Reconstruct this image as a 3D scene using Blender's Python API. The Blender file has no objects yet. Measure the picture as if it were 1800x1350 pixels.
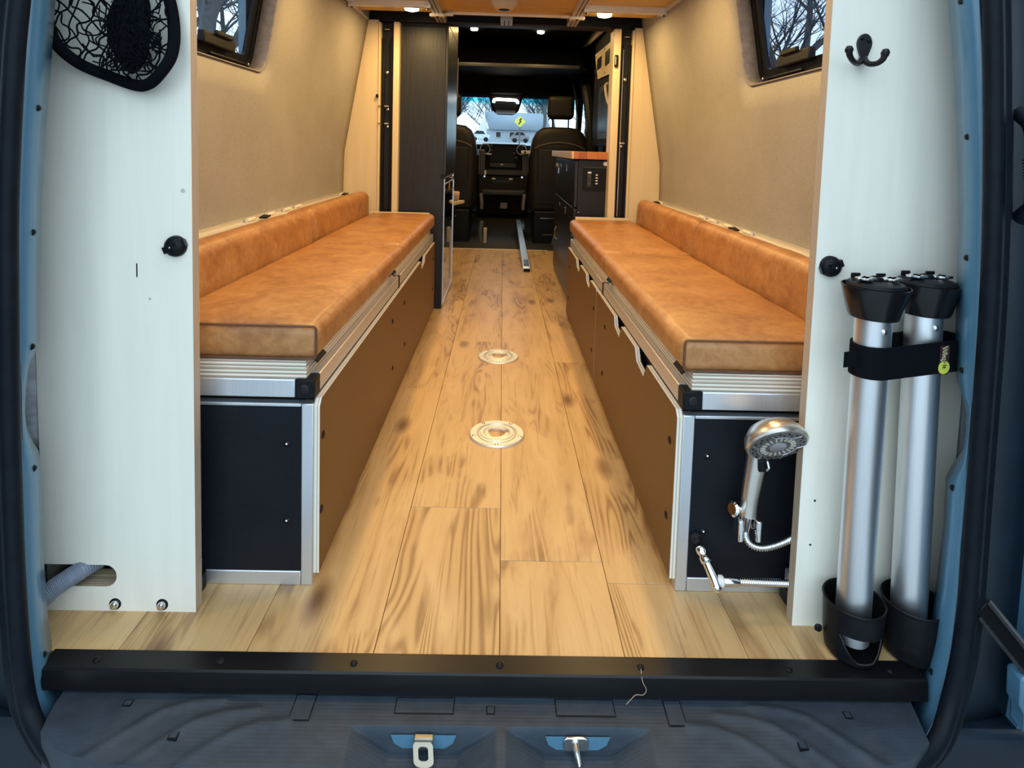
import bpy, bmesh, math, random
from mathutils import Vector, Matrix
random.seed(7)
PI = math.pi
sc = bpy.context.scene
COL = sc.collection

# ------------------------------------------------------------------ camera
_f, _py = 1041.89, 337.10
_yaw, _pitch, _roll, _h = .0171922, .0713966, .0287924, .8524
fw = Vector((math.sin(_yaw)*math.cos(_pitch), math.cos(_yaw)*math.cos(_pitch), -math.sin(_pitch)))
rt = Vector((math.cos(_yaw), -math.sin(_yaw), 0)); up = rt.cross(fw)
r2 = rt*math.cos(_roll)+up*math.sin(_roll); u2 = -rt*math.sin(_roll)+up*math.cos(_roll)
cd = bpy.data.cameras.new('camera'); cam = bpy.data.objects.new('camera', cd); COL.objects.link(cam)
cam.matrix_world = Matrix(((r2.x, u2.x, -fw.x, 0), (r2.y, u2.y, -fw.y, 0), (r2.z, u2.z, -fw.z, _h), (0, 0, 0, 1)))
cd.sensor_width = 36; cd.lens = _f/1800*36; cd.shift_y = (_py-675)/1800; cd.clip_start = .02; cd.clip_end = 500
sc.camera = cam

# ------------------------------------------------------------------ sky and exposure
w = bpy.data.worlds.new('overcast_sky'); sc.world = w; w.use_nodes = True
bg = w.node_tree.nodes['Background']
bg.inputs['Color'].default_value = (.68, .86, 1.0, 1); bg.inputs['Strength'].default_value = 1.75
vs = sc.view_settings
vs.view_transform = 'Standard'; vs.look = 'None'; vs.gamma = 1; vs.use_curve_mapping = False
vs.exposure = .66
PUCK_W = 2.9; PUCK_C = (1.0, .665, .265)

# ------------------------------------------------------------------ material helpers
def newmat(name):
    m = bpy.data.materials.new(name); m.use_nodes = True
    nt = m.node_tree; b = nt.nodes['Principled BSDF']
    return m, nt, b
def nd(nt, t, **k):
    n = nt.nodes.new(t)
    for a, v in k.items(): setattr(n, a, v)
    return n
def lk(nt, a, b): nt.links.new(a, b)
def coords(nt, scale=(1, 1, 1), rnd=False, out='Object'):
    tc = nd(nt, 'ShaderNodeTexCoord'); mp = nd(nt, 'ShaderNodeMapping'); mp.inputs['Scale'].default_value = scale
    src = tc.outputs[out]
    if rnd:
        oi = nd(nt, 'ShaderNodeObjectInfo'); mu = nd(nt, 'ShaderNodeMath', operation='MULTIPLY'); mu.inputs[1].default_value = 53
        lk(nt, oi.outputs['Random'], mu.inputs[0]); ad = nd(nt, 'ShaderNodeVectorMath', operation='ADD')
        lk(nt, src, ad.inputs[0]); lk(nt, mu.outputs[0], ad.inputs[1]); src = ad.outputs[0]
    lk(nt, src, mp.inputs['Vector']); return mp.outputs[0]
def noise(nt, vec, scale, detail=4, rough=.55, dist=0):
    n = nd(nt, 'ShaderNodeTexNoise'); n.inputs['Scale'].default_value = scale; n.inputs['Detail'].default_value = detail
    n.inputs['Roughness'].default_value = rough; n.inputs['Distortion'].default_value = dist
    lk(nt, vec, n.inputs['Vector']); return n.outputs['Fac']
def ramp(nt, fac, stops):
    r = nd(nt, 'ShaderNodeValToRGB'); e = r.color_ramp.elements
    e.remove(e[1]); e[0].position = stops[0][0]; e[0].color = (*stops[0][1], 1)
    for (p, c) in stops[1:]: e.new(p).color = (*c, 1)
    lk(nt, fac, r.inputs['Fac']); return r.outputs['Color']
def mixc(nt, fac, a, b, mode='MIX'):
    m = nd(nt, 'ShaderNodeMix', data_type='RGBA', blend_type=mode)
    for s, i in ((fac, 0), (a, 6), (b, 7)):
        if hasattr(s, 'is_linked') or hasattr(s, 'links'): lk(nt, s, m.inputs[i])
        elif i == 0: m.inputs[0].default_value = s
        else: m.inputs[i].default_value = (s[0], s[1], s[2], 1)
    return m.outputs[2]
def bump(nt, b, h, strength=.2, dist=.002):
    n = nd(nt, 'ShaderNodeBump'); n.inputs['Strength'].default_value = strength; n.inputs['Distance'].default_value = dist
    lk(nt, h, n.inputs['Height']); lk(nt, n.outputs[0], b.inputs['Normal'])
def pm(name, c1, c2=None, scale=(1, 1, 1), ns=20, rough=.5, metal=0, bs=0, bstr=.15, coat=0, spec=.5, emis=None, est=0, rnd=False):
    """plain procedural material: noise between two colours, optional relief"""
    m, nt, b = newmat(name)
    if c2 is None: c2 = tuple(x*.86 for x in c1)
    v = coords(nt, scale, rnd); f = noise(nt, v, ns)
    lk(nt, ramp(nt, f, [(.3, c2), (.7, c1)]), b.inputs['Base Color'])
    b.inputs['Roughness'].default_value = rough; b.inputs['Metallic'].default_value = metal
    b.inputs['Coat Weight'].default_value = coat; b.inputs['Specular IOR Level'].default_value = spec
    if bs: bump(nt, b, noise(nt, v, bs, 3), bstr, .002)
    if emis: b.inputs['Emission Color'].default_value = (*emis, 1); b.inputs['Emission Strength'].default_value = est
    return m
MT = {}
# floor: warm oak vinyl planks
m, nt, b = newmat('oak_plank')
v = coords(nt, (7, .9, 1), True); g1 = noise(nt, v, 1.6, 6, .6, 1.4)
base = ramp(nt, g1, [(.26, (.36, .19, .08)), (.42, (.54, .335, .145)), (.60, (.61, .395, .185)), (.78, (.44, .25, .11))])
v2 = coords(nt, (60, 1.6, 1), True); g2 = noise(nt, v2, 2.2, 5, .65, .6)
base = mixc(nt, .55, base, ramp(nt, g2, [(.30, (.36, .28, .22)), (.43, (1, 1, 1)), (1, (1, 1, 1))]), 'MULTIPLY')
v3 = coords(nt, (4.2, 1.25, 1), True); g3 = noise(nt, v3, 1.5, 3, .5, 1.0)
st = ramp(nt, g3, [(.51, (0, 0, 0)), (.61, (1, 1, 1))])
n5 = noise(nt, coords(nt, (7.5, .75, 1), True), 1.3, 2.5, .45, .5)
mu5 = nd(nt, 'ShaderNodeMath', operation='MULTIPLY'); mu5.inputs[1].default_value = 105; lk(nt, n5, mu5.inputs[0])
si5 = nd(nt, 'ShaderNodeMath', operation='SINE'); lk(nt, mu5.outputs[0], si5.inputs[0])
mr5 = nd(nt, 'ShaderNodeMapRange'); mr5.inputs[1].default_value = -1; lk(nt, si5.outputs[0], mr5.inputs[0])
grain = ramp(nt, mr5.outputs[0], [(.0, (.17, .07, .025)), (.25, (.32, .165, .065)), (.6, (.46, .275, .11)), (1, (.52, .32, .135))])
base = mixc(nt, st, base, mixc(nt, .7, base, grain))
vk = coords(nt, (5.5, 2.2, 1), True); vo = nd(nt, 'ShaderNodeTexVoronoi'); vo.inputs['Scale'].default_value = 1.15; lk(nt, vk, vo.inputs['Vector'])
kn = ramp(nt, vo.outputs['Distance'], [(.04, (1, 1, 1)), (.19, (0, 0, 0))])
base = mixc(nt, kn, base, (.17, .08, .033))
lk(nt, base, b.inputs['Base Color']); b.inputs['Roughness'].default_value = .38
bump(nt, b, g2, .12, .001); MT['oak'] = m
# linen wall
m, nt, b = newmat('linen_fabric')
va = noise(nt, coords(nt, (30, 60, 700)), 1, 3); vb = noise(nt, coords(nt, (30, 700, 60)), 1, 3)
ad = nd(nt, 'ShaderNodeMath', operation='ADD'); lk(nt, va, ad.inputs[0]); lk(nt, vb, ad.inputs[1])
c = ramp(nt, ad.outputs[0], [(.7, (.245, .22, .195)), (1.0, (.36, .335, .285))])
c = mixc(nt, .35, c, ramp(nt, noise(nt, coords(nt), 5, 3), [(.3, (.26, .235, .205)), (.7, (.36, .325, .285))]))
lk(nt, c, b.inputs['Base Color']); b.inputs['Roughness'].default_value = .9; b.inputs['Specular IOR Level'].default_value = .15
bump(nt, b, ad.outputs[0], .25, .001); MT['linen'] = m
# leather
m, nt, b = newmat('tan_leather')
v = coords(nt); n1 = noise(nt, v, 9, 6, .62, .8); n2 = noise(nt, v, 55, 5, .6, .4)
c = ramp(nt, n1, [(.28, (.24, .088, .027)), (.5, (.385, .168, .052)), (.74, (.52, .265, .09))])
c = mixc(nt, .3, c, ramp(nt, n2, [(.35, (.25, .09, .03)), (.65, (.54, .27, .11))]))
lk(nt, c, b.inputs['Base Color']); b.inputs['Roughness'].default_value = .40; b.inputs['Specular IOR Level'].default_value = .42
n3 = noise(nt, v, 420, 2); n4 = noise(nt, v, 22, 3)
bump(nt, b, n3, .10, .0012)
b2 = nd(nt, 'ShaderNodeBump'); b2.inputs['Strength'].default_value = .3; b2.inputs['Distance'].default_value = .006
lk(nt, n4, b2.inputs['Height']); lk(nt, b2.outputs[0], [n for n in nt.nodes if n.type == 'BUMP'][0].inputs['Normal'])
MT['leather'] = m
MT['leatherdark'] = pm('dark_leather_welt', (.14, .055, .025), (.10, .04, .02), ns=60, rough=.5)
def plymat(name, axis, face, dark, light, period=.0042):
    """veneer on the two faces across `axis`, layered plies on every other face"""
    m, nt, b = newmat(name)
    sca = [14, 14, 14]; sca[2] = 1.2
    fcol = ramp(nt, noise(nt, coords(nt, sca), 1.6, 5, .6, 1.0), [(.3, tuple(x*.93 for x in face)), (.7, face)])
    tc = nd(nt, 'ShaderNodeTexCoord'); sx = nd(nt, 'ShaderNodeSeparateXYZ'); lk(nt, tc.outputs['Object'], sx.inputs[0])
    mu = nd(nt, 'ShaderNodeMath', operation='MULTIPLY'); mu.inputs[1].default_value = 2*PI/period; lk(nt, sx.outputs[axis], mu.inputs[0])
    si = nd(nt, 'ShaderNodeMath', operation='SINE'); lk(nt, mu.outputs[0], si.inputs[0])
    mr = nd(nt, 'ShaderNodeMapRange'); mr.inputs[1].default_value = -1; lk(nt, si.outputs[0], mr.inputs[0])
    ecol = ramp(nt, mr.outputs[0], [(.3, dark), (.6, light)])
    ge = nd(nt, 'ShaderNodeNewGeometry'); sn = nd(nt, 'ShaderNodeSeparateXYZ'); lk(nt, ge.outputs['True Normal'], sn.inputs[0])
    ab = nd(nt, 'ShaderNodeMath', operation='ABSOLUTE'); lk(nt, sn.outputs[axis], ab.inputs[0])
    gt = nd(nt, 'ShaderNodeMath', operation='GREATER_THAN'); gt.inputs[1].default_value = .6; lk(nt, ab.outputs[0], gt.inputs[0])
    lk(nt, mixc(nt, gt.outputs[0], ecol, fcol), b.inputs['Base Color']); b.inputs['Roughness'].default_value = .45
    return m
MT['ply_y'] = plymat('birch_plywood', 1, (.84, .80, .70), (.30, .20, .13), (.66, .52, .38))
MT['ply_z'] = plymat('birch_ply_board', 2, (.74, .68, .55), (.36, .27, .20), (.76, .70, .60), .0075)
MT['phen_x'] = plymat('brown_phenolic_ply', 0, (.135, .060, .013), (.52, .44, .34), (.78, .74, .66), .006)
MT['knotwood'] = pm('grey_knot', (.52, .49, .42), (.46, .43, .36), rough=.5)
MT['sillmetal'] = pm('dark_anodised_sill', (.007, .007, .008), (.005, .005, .006), (4, 60, 60), 2, .32, spec=.28)
MT['reveal_grey'] = pm('grey_window_reveal', (.30, .26, .24), (.20, .175, .165), ns=45, rough=.95, bs=120, bstr=.5)  # window reveal, greyer and darker than the wall linen
MT['birch'] = pm('birch_veneer', (.74, .60, .38), (.66, .52, .32), (14, 14, 1.2), 2, .45)
MT['honey_ply'] = pm('honey_plywood', (.62, .385, .085), (.52, .31, .06), (3, 14, 3), 2, .45)
# black honeycomb-textured panel
m, nt, b = newmat('black_textured_panel')
v = coords(nt, (1, 1, 1)); vo = nd(nt, 'ShaderNodeTexVoronoi'); vo.inputs['Scale'].default_value = 240; vo.inputs['Randomness'].default_value = .15; lk(nt, v, vo.inputs['Vector'])
lk(nt, ramp(nt, noise(nt, v, 6), [(.3, (.005, .0065, .009)), (.7, (.009, .011, .015))]), b.inputs['Base Color']); b.inputs['Roughness'].default_value = .55; b.inputs['Specular IOR Level'].default_value = .16
bump(nt, b, vo.outputs['Distance'], .25, .0015); MT['blackpanel'] = m
MT['alu'] = pm('brushed_aluminium', (.70, .73, .78), (.65, .68, .73), (200, 200, 2), 2, .42, .85)
MT['alu_y'] = pm('aluminium_extrusion', (.78, .76, .73), (.66, .64, .61), (200, 2, 200), 2, .4, .75)
MT['alu_tube'] = pm('aluminium_tube', (.84, .86, .89), (.78, .80, .83), (240, 240, 1.5), 2, .40, 1)
MT['whitealu'] = pm('anodised_trim', (.72, .68, .60), (.62, .58, .5), (2, 90, 90), 2, .45, .3)
MT['steel'] = pm('polished_steel', (.80, .80, .80), (.7, .7, .7), rough=.2, metal=1)
MT['chrome'] = pm('chrome', (.88, .88, .88), (.82, .82, .82), rough=.07, metal=1)
MT['nickel'] = pm('brushed_nickel', (.72, .68, .62), (.66, .62, .57), (60, 60, 60), 3, .32, 1)
MT['flangemetal'] = pm('satin_cast_aluminium', (.78, .75, .68), (.70, .67, .60), (30, 30, 30), 3, .38, .55)
MT['black'] = pm('black_plastic', (.008, .0085, .010), (.005, .0055, .007), ns=60, rough=.42, spec=.16)
MT['blackgloss'] = pm('glossy_black', (.008, .008, .010), (.006, .006, .007), rough=.22, spec=.4)
MT['mirrorblack'] = pm('gloss_black_door', (.008, .008, .010), (.006, .006, .007), rough=.05, coat=1, spec=.9)
MT['satinblack'] = pm('satin_black_door', (.013, .013, .015), (.009, .009, .011), rough=.32, spec=.4)
MT['blackmetal'] = pm('black_powder_coat', (.012, .012, .014), (.008, .008, .010), ns=90, rough=.38, spec=.3, bs=500, bstr=.05)
MT['blackwood'] = pm('black_stained_wood', (.020, .0195, .022), (.013, .0125, .015), (30, 30, 1.5), 3, .42, spec=.3, bs=6, bstr=.25)
MT['rubber'] = pm('black_rubber', (.006, .0095, .015), (.004, .006, .010), ns=40, rough=.5, spec=.13, bs=240, bstr=.1)
MT['cabblack'] = pm('cab_black', (.006, .0056, .0055), (.004, .004, .004), ns=60, rough=.7, spec=.15)
MT['seat'] = pm('seat_black_vinyl', (.013, .010, .0075), (.009, .007, .0055), ns=40, rough=.5, spec=.25, bs=400, bstr=.1)
MT['seatpipe'] = pm('seat_piping', (.12, .10, .085), (.09, .075, .06), rough=.5)
MT['greyplastic'] = pm('dark_grey_plastic', (.035, .035, .037), (.026, .026, .028), ns=60, rough=.5, spec=.3)
MT['ringwhite'] = pm('white_vent_ring', (.85, .85, .85), (.8, .8, .8), rough=.3)
MT['screen'] = pm('dark_screen', (.005, .005, .006), (.004, .004, .005), rough=.5, spec=.2)
MT['midgrey'] = pm('mid_grey_trim', (.12, .115, .11), (.09, .088, .085), ns=40, rough=.5)
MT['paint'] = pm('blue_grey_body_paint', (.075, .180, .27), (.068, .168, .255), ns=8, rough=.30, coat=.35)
MT['jambdark'] = pm('dark_blue_black', (.007, .017, .029), (.005, .011, .020), ns=14, rough=.45, spec=.25)  # near-black blue, much darker than the body paint
MT['strap'] = pm('black_webbing', (.005, .006, .009), (.004, .0045, .006), (300, 1, 60), 3, .85, spec=.06, bs=500, bstr=.2)
MT['net'] = pm('black_cord', (.004, .005, .008), (.003, .0035, .005), ns=200, rough=.9, spec=.06)
MT['yellowgreen'] = pm('yellow_green_print', (.62, .66, .08), (.58, .62, .07), rough=.6)
MT['paleyellow'] = pm('pale_yellow_print', (.85, .84, .50), (.80, .79, .46), rough=.6)
MT['darkred'] = pm('dark_red_print', (.045, .006, .008), (.035, .005, .006), rough=.7)
MT['greyhose'] = pm('grey_corrugated_plastic', (.20, .23, .29), (.17, .20, .26), ns=50, rough=.45)
MT['insul'] = pm('grey_wool_insulation', (.42, .45, .46), (.28, .30, .32), ns=60, rough=1, bs=90, bstr=.9)
MT['beige'] = pm('beige_plastic', (.50, .42, .32), (.45, .37, .28), rough=.4)
MT['tanroll'] = pm('tan_towel_cloth', (.60, .40, .28), (.50, .33, .22), ns=80, rough=.9, bs=200, bstr=.3)
MT['stave_a'] = pm('pale_maple_stave', (.62, .46, .27), (.55, .40, .22), (4, 4, 4), 6, .4)
MT['stave_b'] = pm('orange_cherry_stave', (.48, .16, .04), (.40, .12, .03), (4, 4, 4), 6, .4)
MT['stave_c'] = pm('red_cherry_stave', (.34, .095, .03), (.29, .08, .025), (4, 4, 4), 6, .4)
MT['white'] = pm('white_print', (.75, .72, .68), (.70, .67, .63), rough=.5)
MT['straw'] = pm('dry_straw', (.42, .33, .2), (.34, .26, .15), rough=.8)
MT['carpet'] = pm('cab_rubber_mat', (.018, .020, .024), (.012, .014, .017), ns=70, rough=.7, bs=200, bstr=.2)
MT['knobw'] = pm('off_white_knob', (.62, .58, .54), (.56, .52, .48), rough=.4)
MT['clamp'] = pm('pale_clamp', (.80, .74, .64), (.72, .66, .56), rough=.4)
def glow(name, c, s):
    m, nt, b = newmat(name); v = coords(nt); f = noise(nt, v, 8, 1)
    lk(nt, ramp(nt, f, [(0, c), (1, c)]), b.inputs['Emission Color']); b.inputs['Emission Strength'].default_value = s
    b.inputs['Base Color'].default_value = (*c, 1); return m
MT['lens'] = glow('lit_led_lens', (1.0, .86, .60), 9)
MT['maplight'] = glow('lit_map_light', (1.0, .95, .86), 6)
def glass(name, stops, axis=2, refl=.06, rough=0):
    m, nt, b = newmat(name); nt.nodes.remove(b); out = nt.nodes['Material Output']
    tc = nd(nt, 'ShaderNodeTexCoord'); sx = nd(nt, 'ShaderNodeSeparateXYZ'); lk(nt, tc.outputs['Object'], sx.inputs[0])
    mr = nd(nt, 'ShaderNodeMapRange'); mr.inputs[1].default_value = stops[0][0]; mr.inputs[2].default_value = stops[-1][0]; lk(nt, sx.outputs[axis], mr.inputs[0])
    span = (stops[-1][0]-stops[0][0]) or 1
    tint = ramp(nt, mr.outputs[0], [((p-stops[0][0])/span, c) for p, c in stops])
    tr = nd(nt, 'ShaderNodeBsdfTransparent'); lk(nt, tint, tr.inputs[0]); gl = nd(nt, 'ShaderNodeBsdfGlossy'); gl.inputs['Roughness'].default_value = rough
    lw = nd(nt, 'ShaderNodeLayerWeight'); lw.inputs[0].default_value = .5
    pw = nd(nt, 'ShaderNodeMath', operation='POWER'); pw.inputs[1].default_value = 4; lk(nt, lw.outputs['Facing'], pw.inputs[0])
    fr = nd(nt, 'ShaderNodeMath', operation='MULTIPLY_ADD'); fr.inputs[1].default_value = .6; fr.inputs[2].default_value = refl*.6; lk(nt, pw.outputs[0], fr.inputs[0])
    mx = nd(nt, 'ShaderNodeMixShader'); lk(nt, fr.outputs[0], mx.inputs[0]); lk(nt, tr.outputs[0], mx.inputs[1]); lk(nt, gl.outputs[0], mx.inputs[2])
    lk(nt, mx.outputs[0], out.inputs[0]); return m
MT['tint'] = glass('tinted_window_glass', [(0, (.62, .66, .70)), (2, (.62, .66, .70))])
MT['tint2'] = glass('dark_tinted_window_glass', [(0, (.40, .43, .50)), (2, (.40, .43, .50))])
MT['wscreen'] = glass('windscreen_glass', [(.9, (.80, .93, 1)), (1.30, (.80, .93, 1)), (1.345, (.10, .55, .72)), (1.5, (.04, .42, .62))], refl=.04)

# ------------------------------------------------------------------ mesh helpers
class MB:
    def __init__(s): s.v = []; s.f = []
    def add(s, vs, fs):
        o = len(s.v); s.v += [tuple(p) for p in vs]; s.f += [tuple(i+o for i in q) for q in fs]; return s
    def box(s, x0, x1, y0, y1, z0, z1):
        x0, x1 = min(x0, x1), max(x0, x1); y0, y1 = min(y0, y1), max(y0, y1); z0, z1 = min(z0, z1), max(z0, z1)
        return s.add([(x, y, z) for z in (z0, z1) for y in (y0, y1) for x in (x0, x1)],
                     [(0, 2, 3, 1), (4, 5, 7, 6), (0, 1, 5, 4), (2, 6, 7, 3), (0, 4, 6, 2), (1, 3, 7, 5)])
    def obox(s, c, ax, ay, az):
        c, ax, ay, az = map(Vector, (c, ax, ay, az))
        return s.add([c+ax*i+ay*j+az*k for k in (-1, 1) for j in (-1, 1) for i in (-1, 1)],
                     [(0, 2, 3, 1), (4, 5, 7, 6), (0, 1, 5, 4), (2, 6, 7, 3), (0, 4, 6, 2), (1, 3, 7, 5)])
    def prism(s, poly, axis, a, b):
        def P(p, t):
            if axis == 'x': return (t, p[0], p[1])
            if axis == 'y': return (p[0], t, p[1])
            return (p[0], p[1], t)
        n = len(poly); vs = [P(p, a) for p in poly]+[P(p, b) for p in poly]
        return s.add(vs, [tuple(range(n)), tuple(range(2*n-1, n-1, -1))]+[(i, i+n, (i+1) % n+n, (i+1) % n) for i in range(n)])
    def tube(s, path, r, n=10, closed=False, caps=True, sq=None):
        path = [Vector(p) for p in path]; m = len(path); rs = r if isinstance(r, (list, tuple)) else [r]*m
        rings = []; prev = None
        for i in range(m):
            a = path[(i-1) % m] if (closed or i > 0) else path[i]; b_ = path[(i+1) % m] if (closed or i < m-1) else path[i]
            t = (b_-a)
            t = t.normalized() if t.length > 1e-9 else Vector((0, 0, 1))
            if prev is None:
                u = t.cross(Vector((0, 1, 0)));
                if u.length < .2: u = t.cross(Vector((1, 0, 0)))
            else: u = prev-t*prev.dot(t)
            u.normalize(); prev = u; w_ = t.cross(u); q = sq or (1, 1)
            rings.append([path[i]+(u*math.cos(k*2*PI/n)*q[0]+w_*math.sin(k*2*PI/n)*q[1])*rs[i] for k in range(n)])
        vs = [p for rg in rings for p in rg]; fs = []
        for i in range(m if closed else m-1):
            j = (i+1) % m
            for k in range(n): fs.append((i*n+k, i*n+(k+1) % n, j*n+(k+1) % n, j*n+k))
        if not closed and caps: fs += [tuple(range(n-1, -1, -1)), tuple((m-1)*n+k for k in range(n))]
        return s.add(vs, fs)
    def lathe(s, prof, o, ax=(0, 0, 1), n=32, caps=True):
        """prof: (radius, distance along axis)"""
        o = Vector(o); ax = Vector(ax).normalized(); u = ax.cross(Vector((0, 1, 0)))
        if u.length < .2: u = ax.cross(Vector((1, 0, 0)))
        u.normalize(); w_ = ax.cross(u); vs = []; fs = []; m = len(prof)
        for r, t in prof:
            for k in range(n): vs.append(o+ax*t+(u*math.cos(k*2*PI/n)+w_*math.sin(k*2*PI/n))*max(r, 1e-5))
        for i in range(m-1):
            for k in range(n): fs.append((i*n+k, i*n+(k+1) % n, (i+1)*n+(k+1) % n, (i+1)*n+k))
        if caps: fs += [tuple(range(n-1, -1, -1)), tuple((m-1)*n+k for k in range(n))]
        return s.add(vs, fs)
    def grid(s, fn, nu, nv):
        vs = [fn(i/nu, j/nv) for j in range(nv+1) for i in range(nu+1)]
        return s.add(vs, [(j*(nu+1)+i, j*(nu+1)+i+1, (j+1)*(nu+1)+i+1, (j+1)*(nu+1)+i) for j in range(nv) for i in range(nu)])
    def rbox(s, x0, x1, y0, y1, z0, z1, r, seg=4, step=.05, fn=None):
        """box with round edges, subdivided; fn deforms each vertex"""
        def axis(a, b_):
            L = b_-a; n = max(1, int((L-2*r)/step)); out = []
            for i in range(seg): t = i/seg*PI/4; out.append((a+r-r*math.tan(PI/4-t), -math.tan(PI/4-t)))
            for i in range(n+1): out.append((a+r+(L-2*r)*i/n, 0))
            for i in range(1, seg+1): t = i/seg*PI/4; out.append((b_-r+r*math.tan(t), math.tan(t)))
            return [p[0] for p in out]
        X, Y, Z = axis(x0, x1), axis(y0, y1), axis(z0, z1); bm = {}; vs = []
        def V(p):
            k = (round(p[0], 6), round(p[1], 6), round(p[2], 6))
            if k not in bm:
                q = Vector((min(max(p[0], x0+r), x1-r), min(max(p[1], y0+r), y1-r), min(max(p[2], z0+r), z1-r)))
                d = Vector(p)-q
                if d.length > 1e-9: d = d.normalized()*r
                P = q+d
                if fn: P = Vector(fn(P, d))
                bm[k] = len(s.v)+len(vs); vs.append(tuple(P))
            return bm[k]
        fs = []
        for i in range(len(X)-1):
            for j in range(len(Y)-1):
                fs.append((V((X[i], Y[j], z0)), V((X[i], Y[j+1], z0)), V((X[i+1], Y[j+1], z0)), V((X[i+1], Y[j], z0))))
                fs.append((V((X[i], Y[j], z1)), V((X[i+1], Y[j], z1)), V((X[i+1], Y[j+1], z1)), V((X[i], Y[j+1], z1))))
            for k in range(len(Z)-1):
                fs.append((V((X[i], y0, Z[k])), V((X[i+1], y0, Z[k])), V((X[i+1], y0, Z[k+1])), V((X[i], y0, Z[k+1]))))
                fs.append((V((X[i], y1, Z[k])), V((X[i], y1, Z[k+1])), V((X[i+1], y1, Z[k+1])), V((X[i+1], y1, Z[k]))))
        for j in range(len(Y)-1):
            for k in range(len(Z)-1):
                fs.append((V((x0, Y[j], Z[k])), V((x0, Y[j], Z[k+1])), V((x0, Y[j+1], Z[k+1])), V((x0, Y[j+1], Z[k]))))
                fs.append((V((x1, Y[j], Z[k])), V((x1, Y[j+1], Z[k])), V((x1, Y[j+1], Z[k+1])), V((x1, Y[j], Z[k+1]))))
        s.v += vs; s.f += fs; return s
    def build(s, name, mat, parent=None, smooth=True, bev=0, seg=2, angle=35, solid=0, kind=None, label=None, soff=0):
        me = bpy.data.meshes.new(name); me.from_pydata(s.v, [], s.f)
        bm = bmesh.new(); bm.from_mesh(me); bmesh.ops.recalc_face_normals(bm, faces=bm.faces); bm.to_mesh(me); bm.free()
        me.materials.append(MT[mat] if isinstance(mat, str) else mat)
        if smooth:
            me.polygons.foreach_set('use_smooth', [True]*len(me.polygons)); me.set_sharp_from_angle(angle=math.radians(angle))
        o = bpy.data.objects.new(name, me); COL.objects.link(o)
        if solid:
            md = o.modifiers.new('thickness', 'SOLIDIFY'); md.thickness = solid; md.offset = soff
        if bev:
            md = o.modifiers.new('edges', 'BEVEL'); md.width = bev; md.segments = seg; md.limit_method = 'ANGLE'; md.angle_limit = math.radians(40)
        if parent is not None:
            o.parent = parent; o.matrix_parent_inverse = Matrix.Translation(-Vector(top_loc(parent)))
        if kind: o['kind'] = kind
        if label: o['label'] = label
        return o
def top_loc(p):   # parts are meshes in world space; only a top-level object has an offset
    return p.location if p.parent is None else Vector((0, 0, 0))
def B(*a): return MB().box(*a)
def tag(o, label, cat, group=None):
    o['label'] = label; o['category'] = cat
    if group: o['group'] = group
    return o
def thing(name, loc, label, cat, group=None):
    o = bpy.data.objects.new(name, None); COL.objects.link(o); o.location = loc; o.empty_display_size = .05
    return tag(o, label, cat, group)
def struct(name, mb, mat, parent=None, **k):
    return mb.build(name, mat, parent, kind='structure' if parent is None else None, **k)
def arc(cx, cy, r, a0, a1, n=8): return [(cx+r*math.cos(a0+(a1-a0)*i/n), cy+r*math.sin(a0+(a1-a0)*i/n)) for i in range(n+1)]
def rrect(x0, x1, y0, y1, r, n=6):
    return arc(x1-r, y1-r, r, 0, PI/2, n)+arc(x0+r, y1-r, r, PI/2, PI, n)+arc(x0+r, y0+r, r, PI, 1.5*PI, n)+arc(x1-r, y0+r, r, 1.5*PI, 2*PI, n)
def resample(pts, n):
    pts = [Vector(p) for p in pts]; d = [0]
    for a, b_ in zip(pts, pts[1:]): d.append(d[-1]+(b_-a).length)
    out = []
    for i in range(n+1):
        t = d[-1]*i/n; k = 0
        while k < len(pts)-2 and d[k+1] < t: k += 1
        u = (t-d[k])/max(d[k+1]-d[k], 1e-9); out.append(pts[k].lerp(pts[k+1], u))
    return out
def smooth_path(pts, n=8):
    pts = [Vector(p) for p in pts]; out = []
    for i in range(len(pts)-1):
        p0, p1, p2, p3 = pts[max(i-1, 0)], pts[i], pts[i+1], pts[min(i+2, len(pts)-1)]
        for k in range(n):
            t = k/n; out.append(.5*((2*p1)+(p2-p0)*t+(2*p0-5*p1+4*p2-p3)*t*t+(3*p1-p0-3*p2+p3)*t**3))
    out.append(pts[-1]); return out
def screw(parent, c, ax, r=.005, mat='blackmetal', name='screw'):
    return MB().lathe([(r*1.5, 0), (r*1.5, .001), (r, .0025), (r*.6, .0032)], c, ax, 12).build(name, mat, parent)

# ================================================================== SETTING
# ---- floor with individual planks
floor = struct('floor', B(-.86, .86, .94, 5.0, -.02, -.0065), 'black')
PW = .2125; seams = [.0178+PW*i for i in range(-5, 5)]
starts = {0: 1.174, 1: 2.334, -1: 1.353, -2: 2.05, 2: 1.62, -3: 1.25, 3: 2.2, -4: 1.7, 4: 1.5, -5: 1.5}
for i in range(-5, 4):
    x0 = max(.0178+PW*i, -.858); x1 = min(.0178+PW*(i+1), .858)
    if x1-x0 < .02: continue
    ys = [.94]+[starts[i]+k*1.22 for k in range(-1, 5) if .99 < starts[i]+k*1.22 < 4.95]+[5.0]
    for a, b_ in zip(ys, ys[1:]):
        B(x0+.0005, x1-.0005, a+.0005, b_-.0005, -.0062, 0).build('plank', 'oak', floor, smooth=False, bev=.0007, seg=1)
struct('trim_1', B(-.42, .40, 4.995, 5.02, -.004, .004), 'whitealu', bev=.002)
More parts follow.
